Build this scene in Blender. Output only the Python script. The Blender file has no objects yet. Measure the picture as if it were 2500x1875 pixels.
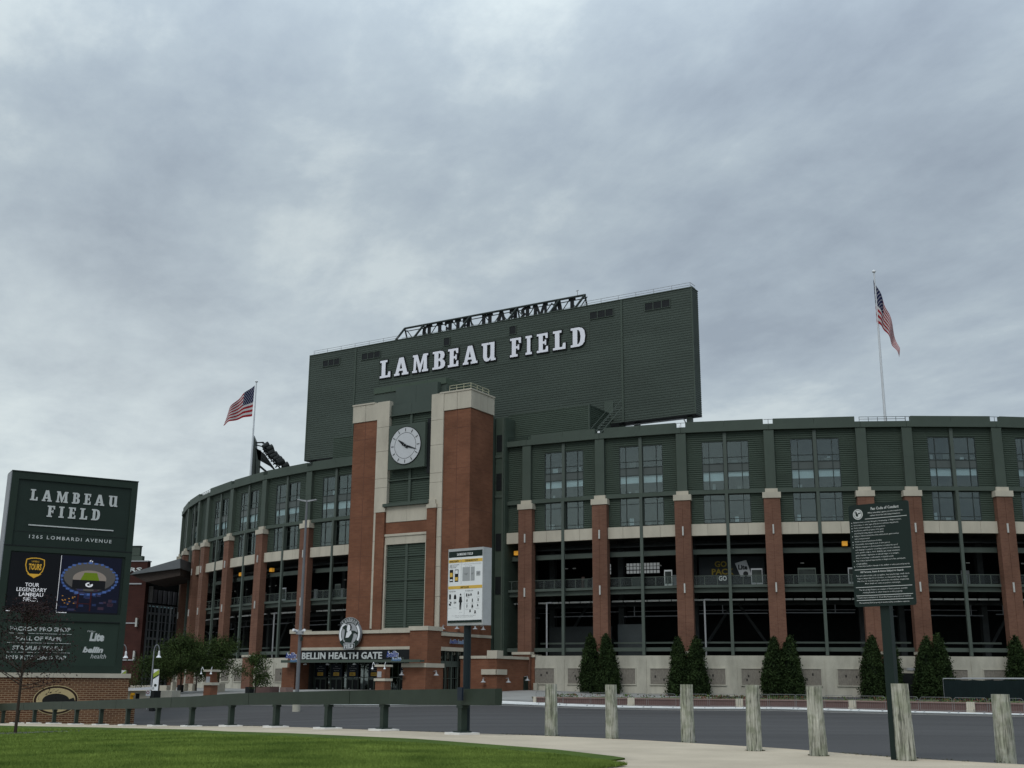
import bpy, math, random
import numpy as np
from mathutils import Vector, Matrix
random.seed(7); rng = np.random.default_rng(7)
sc = bpy.context.scene
COL = sc.collection
R = math.radians

# ------------------------------------------------------------------ camera
F_PX = 2812.85; PITCH = 0.25376; ROLL = 0.00704; EYE = 1.6     # f in pixels of a 2500 px wide picture
_fw = np.array([0, math.cos(PITCH), math.sin(PITCH)]); _up = np.array([0, -math.sin(PITCH), math.cos(PITCH)])
_rt = np.array([1.0, 0, 0])
_r2 = _rt*math.cos(ROLL) + _up*math.sin(ROLL); _u2 = -_rt*math.sin(ROLL) + _up*math.cos(ROLL)
camd = bpy.data.cameras.new('camera'); cam = bpy.data.objects.new('camera', camd); COL.objects.link(cam)
camd.sensor_width = 36; camd.sensor_fit = 'HORIZONTAL'; camd.lens = F_PX/2500*36
camd.clip_start = 0.1; camd.clip_end = 6000
cam.matrix_world = Matrix(((_r2[0], _u2[0], -_fw[0], 0), (_r2[1], _u2[1], -_fw[1], 0), (_r2[2], _u2[2], -_fw[2], EYE), (0, 0, 0, 1)))
sc.camera = cam

# ------------------------------------------------------------------ sky and light
SUN_EL, SUN_AZ = R(48), R(205)          # soft sun behind the overcast, behind and to the left of the camera
w = bpy.data.worlds.new('World'); sc.world = w; w.use_nodes = True
nt = w.node_tree; nt.nodes.clear(); N = nt.nodes.new; L = nt.links.new
out = N('ShaderNodeOutputWorld'); bg = N('ShaderNodeBackground'); bg.inputs[1].default_value = 0.1
sky = N('ShaderNodeTexSky'); sky.sky_type = 'NISHITA'; sky.sun_disc = False
sky.sun_elevation = SUN_EL; sky.sun_rotation = SUN_AZ; sky.dust_density = 3
tc = N('ShaderNodeTexCoord'); sep = N('ShaderNodeSeparateXYZ'); L(tc.outputs['Generated'], sep.inputs[0])
def mth(op, a, b=None, clamp=False):
    m = N('ShaderNodeMath'); m.operation = op; m.use_clamp = clamp
    for i, v in enumerate((a, b)):
        if v is None: continue
        if isinstance(v, (int, float)): m.inputs[i].default_value = v
        else: L(v, m.inputs[i])
    return m.outputs[0]
zz = mth('ADD', mth('MAXIMUM', sep.outputs[2], 0.0), 0.13)
cmb = N('ShaderNodeCombineXYZ')
L(mth('DIVIDE', sep.outputs[0], zz), cmb.inputs[0]); L(mth('DIVIDE', sep.outputs[1], zz), cmb.inputs[1])
mp = N('ShaderNodeMapping'); mp.vector_type = 'TEXTURE'; mp.inputs['Rotation'].default_value = (0, 0, R(24)); mp.inputs['Scale'].default_value = (0.95, 1.45, 1)
mp.inputs['Location'].default_value = (3.1, 1.7, 0)
L(cmb.outputs[0], mp.inputs[0])
n1 = N('ShaderNodeTexNoise'); n1.inputs['Scale'].default_value = 1.1; n1.inputs['Detail'].default_value = 8; n1.inputs['Roughness'].default_value = 0.52; n1.inputs['Distortion'].default_value = 0.08
n2 = N('ShaderNodeTexNoise'); n2.inputs['Scale'].default_value = 3.3; n2.inputs['Detail'].default_value = 10; n2.inputs['Roughness'].default_value = 0.62; n2.inputs['Distortion'].default_value = 0.12
L(mp.outputs[0], n1.inputs[0]); L(mp.outputs[0], n2.inputs[0])
mixn = mth('ADD', mth('MULTIPLY', n1.outputs[0], 0.58), mth('MULTIPLY', n2.outputs[0], 0.42))
cr = N('ShaderNodeValToRGB'); L(mixn, cr.inputs[0])
e = cr.color_ramp.elements
e[0].position = 0.385; e[0].color = (0.318, 0.380, 0.455, 1)
e[1].position = 0.60; e[1].color = (0.600, 0.680, 0.715, 1)
x_ = cr.color_ramp.elements.new(0.465); x_.color = (0.385, 0.458, 0.532, 1)
x_ = cr.color_ramp.elements.new(0.53); x_.color = (0.455, 0.535, 0.598, 1)
# brighter towards the horizon, most of all in the west (left), and towards the zenith as under any overcast
hz = N('ShaderNodeMapRange'); L(sep.outputs[2], hz.inputs[0]); hz.inputs[1].default_value = 0.0; hz.inputs[2].default_value = 0.50; hz.inputs[3].default_value = 1.0; hz.inputs[4].default_value = 0.0; hz.interpolation_type = 'SMOOTHSTEP'
lf = N('ShaderNodeMapRange'); L(sep.outputs[0], lf.inputs[0]); lf.inputs[1].default_value = 0.22; lf.inputs[2].default_value = -0.42; lf.inputs[3].default_value = 0.22; lf.inputs[4].default_value = 1.0; lf.interpolation_type = 'SMOOTHSTEP'
hf = mth('MULTIPLY', hz.outputs[0], lf.outputs[0], True)
mx = N('ShaderNodeMix'); mx.data_type = 'RGBA'; L(mth('MULTIPLY', mth('MULTIPLY', hf, 0.95), mth('ADD', mth('MULTIPLY', n2.outputs[0], 1.4), 0.32), True), mx.inputs[0]); L(cr.outputs[0], mx.inputs[6]); mx.inputs[7].default_value = (0.82, 0.90, 0.90, 1)
zn = N('ShaderNodeMapRange'); L(sep.outputs[2], zn.inputs[0]); zn.inputs[1].default_value = 0.35; zn.inputs[2].default_value = 1.0; zn.inputs[3].default_value = 9.4; zn.inputs[4].default_value = 26.0; zn.interpolation_type = 'SMOOTHSTEP'
sc1 = N('ShaderNodeVectorMath'); sc1.operation = 'SCALE'; L(mx.outputs[2], sc1.inputs[0]); L(zn.outputs[0], sc1.inputs['Scale'])
mz = N('ShaderNodeMix'); mz.data_type = 'RGBA'; mz.inputs[0].default_value = 0.94; L(sky.outputs[0], mz.inputs[6]); L(sc1.outputs[0], mz.inputs[7])
L(mz.outputs[2], bg.inputs[0]); L(bg.outputs[0], out.inputs[0])
sund = bpy.data.lights.new('sun', 'SUN'); sund.energy = 0.9; sund.angle = R(25); sund.color = (1.0, 0.97, 0.92)
sun = bpy.data.objects.new('sun', sund); COL.objects.link(sun)
_sd = Vector((math.sin(SUN_AZ)*math.cos(SUN_EL), math.cos(SUN_AZ)*math.cos(SUN_EL), math.sin(SUN_EL)))
sun.rotation_euler = _sd.to_track_quat('Z', 'Y').to_euler(); sun.location = (0, 0, 80)
sc.view_settings.view_transform = 'Standard'; sc.view_settings.look = 'None'
sc.view_settings.exposure = 0.0; sc.view_settings.gamma = 1; sc.view_settings.use_curve_mapping = False
sc.render.engine = 'CYCLES'; sc.cycles.max_bounces = 6; sc.cycles.transparent_max_bounces = 12; sc.cycles.caustics_reflective = False; sc.cycles.caustics_refractive = False

# ------------------------------------------------------------------ helpers
Z = np.array([0, 0, 1.0])
def at(px, py, Y):
    """world point seen at picture pixel (px,py) at distance Y"""
    d = _fw + _r2*(px-1250)/F_PX + _u2*(937.5-py)/F_PX
    return np.array([0, 0, EYE]) + d*Y/d[1]

MATS = {}
def mat(name, col, rough=0.8, var=0.12, scale=1.5, bump=0.0, bscale=40, metal=0.0, spec=0.18, stretch=(1, 1, 1), col2=None, emit=None, fine=0.0):
    if name in MATS: return MATS[name]
    m = bpy.data.materials.new(name); m.use_nodes = True; t = m.node_tree; b = t.nodes['Principled BSDF']
    b.inputs['Roughness'].default_value = rough; b.inputs['Metallic'].default_value = metal
    b.inputs['Specular IOR Level'].default_value = spec
    g = t.nodes.new('ShaderNodeNewGeometry'); mpn = t.nodes.new('ShaderNodeMapping'); mpn.inputs['Scale'].default_value = stretch
    t.links.new(g.outputs['Position'], mpn.inputs[0])
    ns = t.nodes.new('ShaderNodeTexNoise'); ns.inputs['Scale'].default_value = scale; ns.inputs['Detail'].default_value = 6; ns.inputs['Roughness'].default_value = 0.6
    t.links.new(mpn.outputs[0], ns.inputs[0])
    r = t.nodes.new('ShaderNodeValToRGB'); t.links.new(ns.outputs[0], r.inputs[0])
    c2 = col2 if col2 else tuple(c*(1+var) for c in col); c1 = tuple(c*(1-var) for c in col)
    r.color_ramp.elements[0].position = 0.3; r.color_ramp.elements[0].color = (*c1, 1)
    r.color_ramp.elements[1].position = 0.7; r.color_ramp.elements[1].color = (*c2, 1)
    src = r.outputs[0]
    if fine > 0:
        n3 = t.nodes.new('ShaderNodeTexNoise'); n3.inputs['Scale'].default_value = bscale; n3.inputs['Detail'].default_value = 3
        t.links.new(g.outputs['Position'], n3.inputs[0])
        mr = t.nodes.new('ShaderNodeMapRange'); mr.inputs[1].default_value = 0.3; mr.inputs[2].default_value = 0.7; mr.inputs[3].default_value = 1-fine; mr.inputs[4].default_value = 1+fine
        t.links.new(n3.outputs[0], mr.inputs[0]); vs = t.nodes.new('ShaderNodeVectorMath'); vs.operation = 'SCALE'
        t.links.new(src, vs.inputs[0]); t.links.new(mr.outputs[0], vs.inputs['Scale']); src = vs.outputs[0]
    t.links.new(src, b.inputs['Base Color'])
    if bump > 0:
        nb = t.nodes.new('ShaderNodeTexNoise'); nb.inputs['Scale'].default_value = bscale; nb.inputs['Detail'].default_value = 4
        t.links.new(g.outputs['Position'], nb.inputs[0]); bp = t.nodes.new('ShaderNodeBump'); bp.inputs['Strength'].default_value = bump; bp.inputs['Distance'].default_value = 0.02
        t.links.new(nb.outputs[0], bp.inputs['Height']); t.links.new(bp.outputs[0], b.inputs['Normal'])
    if emit: b.inputs['Emission Color'].default_value = (*col, 1); b.inputs['Emission Strength'].default_value = emit
    MATS[name] = m; return m

def brick_mat(name, ca, cb, mortar, bw=0.4, bh=0.1, ang=0.0, mw=0.012, bump=0.4):
    m = bpy.data.materials.new(name); m.use_nodes = True; t = m.node_tree; b = t.nodes['Principled BSDF']; b.inputs['Roughness'].default_value = 0.9; b.inputs['Specular IOR Level'].default_value = 0.15
    g = t.nodes.new('ShaderNodeNewGeometry'); sp = t.nodes.new('ShaderNodeSeparateXYZ'); rt = t.nodes.new('ShaderNodeVectorRotate'); rt.rotation_type = 'Z_AXIS'; rt.inputs['Angle'].default_value = -ang
    t.links.new(g.outputs['Position'], rt.inputs[0]); t.links.new(rt.outputs[0], sp.inputs[0])
    ad = t.nodes.new('ShaderNodeMath'); ad.operation = 'ADD'; t.links.new(sp.outputs[0], ad.inputs[0]); t.links.new(sp.outputs[1], ad.inputs[1])
    cb_ = t.nodes.new('ShaderNodeCombineXYZ'); t.links.new(ad.outputs[0], cb_.inputs[0]); t.links.new(sp.outputs[2], cb_.inputs[1])
    br = t.nodes.new('ShaderNodeTexBrick'); t.links.new(cb_.outputs[0], br.inputs[0])
    br.inputs['Scale'].default_value = 1; br.inputs['Brick Width'].default_value = bw; br.inputs['Row Height'].default_value = bh; br.inputs['Mortar Size'].default_value = mw; br.inputs['Mortar Smooth'].default_value = 0.2
    br.inputs['Color1'].default_value = (*ca, 1); br.inputs['Color2'].default_value = (*cb, 1); br.inputs['Mortar'].default_value = (*mortar, 1)
    ns = t.nodes.new('ShaderNodeTexNoise'); ns.inputs['Scale'].default_value = 0.35; ns.inputs['Detail'].default_value = 7; t.links.new(g.outputs['Position'], ns.inputs[0])
    mr = t.nodes.new('ShaderNodeMapRange'); mr.inputs[1].default_value = 0.3; mr.inputs[2].default_value = 0.7; mr.inputs[3].default_value = 0.80; mr.inputs[4].default_value = 1.16; t.links.new(ns.outputs[0], mr.inputs[0])
    vs = t.nodes.new('ShaderNodeVectorMath'); vs.operation = 'SCALE'; t.links.new(br.outputs[0], vs.inputs[0]); t.links.new(mr.outputs[0], vs.inputs['Scale']); t.links.new(vs.outputs[0], b.inputs['Base Color'])
    bp = t.nodes.new('ShaderNodeBump'); bp.inputs['Strength'].default_value = bump; bp.inputs['Distance'].default_value = 0.01; bp.invert = True
    t.links.new(br.outputs['Fac'], bp.inputs['Height']); t.links.new(bp.outputs[0], b.inputs['Normal'])
    MATS[name] = m; return m

def glass_mat(name, tint, trans=0.5, rough=0.03):
    m = bpy.data.materials.new(name); m.use_nodes = True; t = m.node_tree; t.nodes.clear()
    o = t.nodes.new('ShaderNodeOutputMaterial'); tr = t.nodes.new('ShaderNodeBsdfTransparent'); tr.inputs[0].default_value = (*tint, 1)
    gl = t.nodes.new('ShaderNodeBsdfGlossy'); gl.inputs['Roughness'].default_value = rough; gl.inputs[0].default_value = (0.85, 0.95, 0.93, 1)
    g = t.nodes.new('ShaderNodeNewGeometry'); ns = t.nodes.new('ShaderNodeTexNoise'); ns.inputs['Scale'].default_value = 0.5; t.links.new(g.outputs['Position'], ns.inputs[0])
    bp = t.nodes.new('ShaderNodeBump'); bp.inputs['Strength'].default_value = 0.05; bp.inputs['Distance'].default_value = 0.3; t.links.new(ns.outputs[0], bp.inputs['Height']); t.links.new(bp.outputs[0], gl.inputs['Normal'])
    mxs = t.nodes.new('ShaderNodeMixShader'); mxs.inputs[0].default_value = 1-trans; t.links.new(tr.outputs[0], mxs.inputs[1]); t.links.new(gl.outputs[0], mxs.inputs[2]); t.links.new(mxs.outputs[0], o.inputs[0])
    MATS[name] = m; return m

# palette
A31 = R(-31.6)
M = dict(
 siding=mat('green_siding', (0.054, 0.074, 0.057), 0.65, 0.10, 0.35, stretch=(1, 1, 3)),
 green=mat('green_metal', (0.064, 0.083, 0.067), 0.6, 0.08, 0.5),
 green2=mat('grey_green_steel', (0.078, 0.096, 0.082), 0.5, 0.08, 0.7),
 bbgreen=mat('scoreboard_siding', (0.057, 0.073, 0.061), 0.65, 0.13, 0.12, stretch=(1, 1, 4)),
 panelgreen=mat('green_wall_panel', (0.060, 0.078, 0.066), 0.5, 0.05, 0.5),
 cream=mat('precast_concrete', (0.47, 0.43, 0.35), 0.9, 0.12, 0.7, bump=0.2, bscale=30, stretch=(1, 1, 0.35), fine=0.05),
 concrete=mat('grey_concrete', (0.42, 0.40, 0.335), 0.92, 0.2, 0.8, bump=0.3, bscale=20, stretch=(1, 1, 0.4), fine=0.06),
 walk=mat('sidewalk_concrete', (0.44, 0.375, 0.285), 0.92, 0.14, 0.45, bump=0.4, bscale=45, fine=0.10),
 kerb=mat('kerb_concrete', (0.60, 0.60, 0.58), 0.9, 0.08, 1.0),
 asphalt=mat('asphalt', (0.062, 0.060, 0.060), 0.92, 0.22, 0.3, bump=0.5, bscale=90, stretch=(0.12, 1, 1), spec=0.2, fine=0.14),
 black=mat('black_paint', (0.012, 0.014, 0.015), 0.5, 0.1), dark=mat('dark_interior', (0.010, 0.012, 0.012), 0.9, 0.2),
 darkgreen=mat('dark_green_paint', (0.018, 0.030, 0.024), 0.5, 0.08, 1.0),
 conduct=mat('sign_green_black', (0.012, 0.022, 0.019), 0.5, 0.06, 1.0),
 white=mat('white_paint', (0.76, 0.77, 0.78), 0.5, 0.03), letter=mat('white_letter_face', (0.80, 0.80, 0.86), 0.4, 0.04, 0.5),
 offwhite=mat('dull_white_lettering', (0.55, 0.57, 0.56), 0.5, 0.04), slab=mat('interior_slab', (0.12, 0.12, 0.11), 0.9, 0.15),
 galv=mat('galvanised_steel', (0.24, 0.25, 0.265), 0.5, 0.10, 3, metal=0.3), barrier=mat('dull_barrier_steel', (0.20, 0.20, 0.195), 0.6, 0.15, 3, metal=0.3), alum=mat('brushed_aluminium', (0.42, 0.43, 0.43), 0.45, 0.08, 2.0, metal=0.3, fine=0.05, bscale=30),
 gold=mat('gold_paint', (0.66, 0.42, 0.08), 0.5, 0.05), tan=mat('tan_gold', (0.48, 0.38, 0.20), 0.7, 0.08, 2),
 yellow=mat('yellow_paint', (0.60, 0.30, 0.02), 0.5, 0.05), blue=mat('royal_blue_paint', (0.02, 0.05, 0.25), 0.4, 0.05),
 skyblue=mat('light_blue_paint', (0.12, 0.25, 0.5), 0.4, 0.05), red=mat('flag_red', (0.28, 0.008, 0.016), 0.8, 0.12, 2), navy=mat('flag_navy', (0.008, 0.012, 0.05), 0.8, 0.1), flagwhite=mat('flag_white', (0.48, 0.47, 0.47), 0.8, 0.08, 2),
 grey=mat('mid_grey', (0.35, 0.36, 0.37), 0.6, 0.05), bark=mat('bark', (0.045, 0.034, 0.027), 0.9, 0.25, 12, bump=0.5, bscale=40),
 taupe=mat('patterned_wall_panel', (0.23, 0.21, 0.18), 0.8, 0.22, 9, stretch=(1, 1, 0.5)),
 rust=mat('red_retaining_block', (0.12, 0.075, 0.068), 0.85, 0.12, 1.5, bump=0.3, bscale=25), rustlight=mat('pink_block', (0.22, 0.15, 0.13), 0.85, 0.1, 2),
 soil=mat('planter_soil', (0.13, 0.115, 0.075), 1.0, 0.35, 1.2, bump=0.6, bscale=8, col2=(0.12, 0.15, 0.06)),
 mesh=mat('fence_fabric', (0.007, 0.014, 0.015), 0.9, 0.15, 0.8), lampglow=mat('lamp_lens', (1.0, 0.97, 0.9), 0.5, 0, emit=1.6), orange=mat('amber_lamp', (0.9, 0.42, 0.05), 0.5, 0, emit=.25),
 tube=mat('dull_tube_light', (0.50, 0.50, 0.47), 0.5, 0.1), clock=mat('clock_face', (0.52, 0.53, 0.54), 0.4, 0.03), blind=mat('roller_blind', (0.75, 0.80, 0.84), 0.8, 0.06, 0.6),
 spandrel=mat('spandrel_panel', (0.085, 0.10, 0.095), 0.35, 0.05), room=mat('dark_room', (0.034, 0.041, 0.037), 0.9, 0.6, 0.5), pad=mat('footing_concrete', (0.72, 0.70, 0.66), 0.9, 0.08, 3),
)
M['brick'] = brick_mat('tower_brick', (0.198, 0.086, 0.050), (0.162, 0.069, 0.041), (0.155, 0.088, 0.058), 0.6, 0.2, A31)
M['brickcol'] = brick_mat('column_brick', (0.180, 0.090, 0.060), (0.145, 0.070, 0.048), (0.165, 0.10, 0.075), 0.4, 0.13, R(-12))
M['brickbase'] = brick_mat('monument_brick', (0.15, 0.068, 0.035), (0.105, 0.045, 0.026), (0.30, 0.21, 0.13), 0.44, 0.145, R(31.25), 0.022, 0.6)
M['brickdark'] = brick_mat('atrium_brick', (0.060, 0.024, 0.019), (0.050, 0.020, 0.017), (0.05, 0.028, 0.024), 0.6, 0.2, 0)
M['glass'] = glass_mat('window_glass', (0.74, 0.80, 0.80), 0.92)
M['darkglass'] = glass_mat('dark_glass', (0.25, 0.30, 0.32), 0.86)
M['railmesh'] = glass_mat('railing_infill', (0.75, 0.8, 0.78), 0.965, 0.4)

BASE = {}
def tag(o, label=None, cat=None, group=None, kind=None):
    if label: o['label'] = label
    if cat: o['category'] = cat
    if group: o['group'] = group
    if kind: o['kind'] = kind
    return o
def thing(name, label, cat, loc=(0, 0, 0), rz=0.0, group=None):
    o = bpy.data.objects.new(name, None); COL.objects.link(o); o.empty_display_size = 0.3
    o.location = loc; o.rotation_euler = (0, 0, rz)
    BASE[o.name] = Matrix.Translation(Vector(loc)) @ Matrix.Rotation(rz, 4, 'Z')
    return tag(o, label, cat, group)
class Fr:
    """upright frame: u along the face, n away from the viewer into it, z up"""
    def __init__(s, o, ang): s.o = np.array([o[0], o[1], 0.0]); s.U = np.array([math.cos(ang), math.sin(ang), 0]); s.Nn = np.array([-s.U[1], s.U[0], 0]); s.ang = ang
    def __call__(s, u, n, z): return s.o + s.U*u + s.Nn*n + Z*z
class MB:
    def __init__(s): s.v = []; s.f = []; s.mi = []
    def quad(s, *p, m=0): k = len(s.v); s.v += [tuple(map(float, q)) for q in p]; s.f.append(tuple(range(k, k+len(p)))); s.mi.append(m); return s
    def box(s, fr, u0, u1, n0, n1, z0, z1, m=0):
        k = len(s.v)
        for z in (z0, z1):
            for u, n in ((u0, n0), (u1, n0), (u1, n1), (u0, n1)): s.v.append(tuple(map(float, fr(u, n, z))))
        for q in ((0, 3, 2, 1), (4, 5, 6, 7), (0, 1, 5, 4), (1, 2, 6, 5), (2, 3, 7, 6), (3, 0, 4, 7)): s.f.append(tuple(k+i for i in q)); s.mi.append(m)
        return s
    def hexa(s, p, m=0):
        k = len(s.v); s.v += [tuple(map(float, q)) for q in p]
        for q in ((0, 3, 2, 1), (4, 5, 6, 7), (0, 1, 5, 4), (1, 2, 6, 5), (2, 3, 7, 6), (3, 0, 4, 7)): s.f.append(tuple(k+i for i in q)); s.mi.append(m)
        return s
    def ribs(s, fr, u0, u1, n, z0, z1, pitch=0.21, d=0.055, m=0):
        k0 = int(math.floor(z0/pitch)); prof = []
        zs = k0*pitch
        while zs < z1+pitch:
            for a, dn in ((0.0, 0), (0.12, -d), (0.62, -d), (0.78, 0)): prof.append((zs+a*pitch, n+dn))
            zs += pitch
        def nat(z):
            for (za, na), (zb, nb) in zip(prof[:-1], prof[1:]):
                if za <= z <= zb: return na+(nb-na)*(z-za)/max(1e-6, zb-za)
            return n
        pts = [(z0, nat(z0))]+[p for p in prof if z0 < p[0] < z1]+[(z1, nat(z1))]
        for (za, na), (zb, nb) in zip(pts[:-1], pts[1:]): s.quad(fr(u0, na, za), fr(u1, na, za), fr(u1, nb, zb), fr(u0, nb, zb), m=m)
        return s
    def tube(s, p0, p1, r, seg=8, r1=None, m=0, cap=True):
        p0 = np.array(p0, float); p1 = np.array(p1, float); r1 = r if r1 is None else r1
        d = p1-p0; ln = np.linalg.norm(d)
        if ln < 1e-6: return s
        d /= ln; a = np.cross(d, Z if abs(d[2]) < 0.9 else np.array([1.0, 0, 0])); a /= np.linalg.norm(a); b = np.cross(d, a); k = len(s.v)
        for i in range(seg):
            t = 2*math.pi*i/seg; v = a*math.cos(t)+b*math.sin(t); s.v += [tuple(p0+v*r), tuple(p1+v*r1)]
        for i in range(seg):
            j = (i+1) % seg; s.f.append((k+2*i, k+2*i+1, k+2*j+1, k+2*j)); s.mi.append(m)
        if cap: s.f += [tuple(k+2*i for i in range(seg)), tuple(k+2*i+1 for i in reversed(range(seg)))]; s.mi += [m, m]
        return s
    def disc(s, fr, u, n, z, r, seg=48, r2=None, th=0.0, m=0, sx=1.0):
        """flat disc or ring facing the viewer, with thickness th"""
        P = lambda rr, i, nn: fr(u+sx*rr*math.sin(2*math.pi*i/seg), nn, z+rr*math.cos(2*math.pi*i/seg))
        if r2 is None: s.quad(*[P(r, -i, n) for i in range(seg)][::-1], m=m)
        else:
            for i in range(seg): s.quad(P(r, i, n), P(r, i+1, n), P(r2, i+1, n), P(r2, i, n), m=m)
        if th > 0:
            for i in range(seg): s.quad(P(r, i, n), P(r, i+1, n), P(r, i+1, n+th), P(r, i, n+th), m=m)
        return s
    def poly(s, fr, pts, n, m=0): s.quad(*[fr(u, n, z) for u, z in pts], m=m); return s
    def lathe(s, c, prof, seg=12, m=0):
        k = len(s.v)
        for r, z in prof:
            for i in range(seg): t = 2*math.pi*i/seg; s.v.append((c[0]+r*math.cos(t), c[1]+r*math.sin(t), c[2]+z))
        for j in range(len(prof)-1):
            for i in range(seg): i2 = (i+1) % seg; s.f.append((k+j*seg+i, k+j*seg+i2, k+(j+1)*seg+i2, k+(j+1)*seg+i)); s.mi.append(m)
        return s
    def build(s, name, m, parent=None, smooth=False):
        if not s.v: return None
        v = np.array(s.v)
        if parent is not None:
            B = root_matrix(parent).inverted(); Bn = np.array(B); v = v@Bn[:3, :3].T+Bn[:3, 3]
        me = bpy.data.meshes.new(name); me.from_pydata(v.tolist(), [], s.f)
        ms = m if isinstance(m, (list, tuple)) else [m]
        for q in ms: me.materials.append(M[q] if isinstance(q, str) else q)
        if len(ms) > 1: me.polygons.foreach_set('material_index', s.mi)
        if smooth: me.polygons.foreach_set('use_smooth', [True]*len(me.polygons))
        me.update()
        o = bpy.data.objects.new(name, me); COL.objects.link(o)
        if parent is not None: o.parent = parent
        return o
def root_matrix(o):
    while o.parent is not None: o = o.parent
    return BASE.get(o.name, Matrix.Identity(4))
def np_mesh(name, v, f, mats, mi=None, parent=None):
    if parent is not None:
        Bn = np.array(root_matrix(parent).inverted()); v = v@Bn[:3, :3].T+Bn[:3, 3]
    me = bpy.data.meshes.new(name); nv, nf, k = len(v), len(f), f.shape[1]
    me.vertices.add(nv); me.vertices.foreach_set('co', np.ascontiguousarray(v, dtype=np.float32).ravel())
    me.loops.add(nf*k); me.loops.foreach_set('vertex_index', np.ascontiguousarray(f, dtype=np.int32).ravel())
    me.polygons.add(nf); me.polygons.foreach_set('loop_start', np.arange(0, nf*k, k, dtype=np.int32)); me.polygons.foreach_set('loop_total', np.full(nf, k, dtype=np.int32))
    for q in mats: me.materials.append(M[q] if isinstance(q, str) else q)
    if mi is not None: me.polygons.foreach_set('material_index', np.ascontiguousarray(mi, dtype=np.int32))
    me.update(calc_edges=True); me.validate()
    o = bpy.data.objects.new(name, me); COL.objects.link(o)
    if parent is not None: o.parent = parent
    return o
def copy_tree(o, parent=None):
    c = o.copy(); COL.objects.link(c)
    if parent is not None: c.parent = parent
    for ch in [q for q in list(o.children)]: copy_tree(ch, c)
    return c

# ------------------------------------------------------------------ lettering
def _curve_pts(cu, name='tmp'):
    o = bpy.data.objects.new(name, cu); me = bpy.data.meshes.new_from_object(o)
    v = np.array([tuple(q.co) for q in me.vertices]) if len(me.vertices) else np.zeros((0, 3)); f = [tuple(p.vertices) for p in me.polygons]
    bpy.data.objects.remove(o); bpy.data.meshes.remove(me); bpy.data.curves.remove(cu)
    return v, f
def text_geo(body, bold=0.0, shear=0.0, space=1.0, res=2, extrude=0.0):
    c = bpy.data.curves.new('txt', 'FONT'); c.body = body; c.offset = bold; c.shear = shear; c.space_character = space; c.resolution_u = res; c.extrude = extrude
    return _curve_pts(c)
def put_text(mb, fr, body, u0, u1, z0, z1, n, bold=0.0, shear=0.0, space=1.0, res=2, m=0, th=0.0, keep=False, align='L', mirror=False):
    """flat or raised text filling u0..u1 x z0..z1 (keep: width from height)"""
    v, f = text_geo(body, bold, shear, space, res, 0.1 if th > 0 else 0.0)
    if not len(v): return
    lo, hi = v.min(0), v.max(0)
    cap = hi[1]-lo[1]
    sz = (z1-z0)/cap; su = sz if keep else (u1-u0)/(hi[0]-lo[0])
    if keep and (hi[0]-lo[0])*su > (u1-u0): su = (u1-u0)/(hi[0]-lo[0])
    uu = (v[:, 0]-lo[0])*su; wd = (hi[0]-lo[0])*su
    if mirror: uu = wd-uu
    off = u0 if align == 'L' else (u0+u1-wd)/2
    k = len(mb.v)
    for (x, y, zc), q in zip(v, uu):
        nn = n if th <= 0 else (n-th if zc > 0 else n)
        mb.v.append(tuple(fr(off+q, nn, z0+(y-lo[1])*sz)))
    for q in f: mb.f.append(tuple(k+i for i in q)); mb.mi.append(m)
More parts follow.
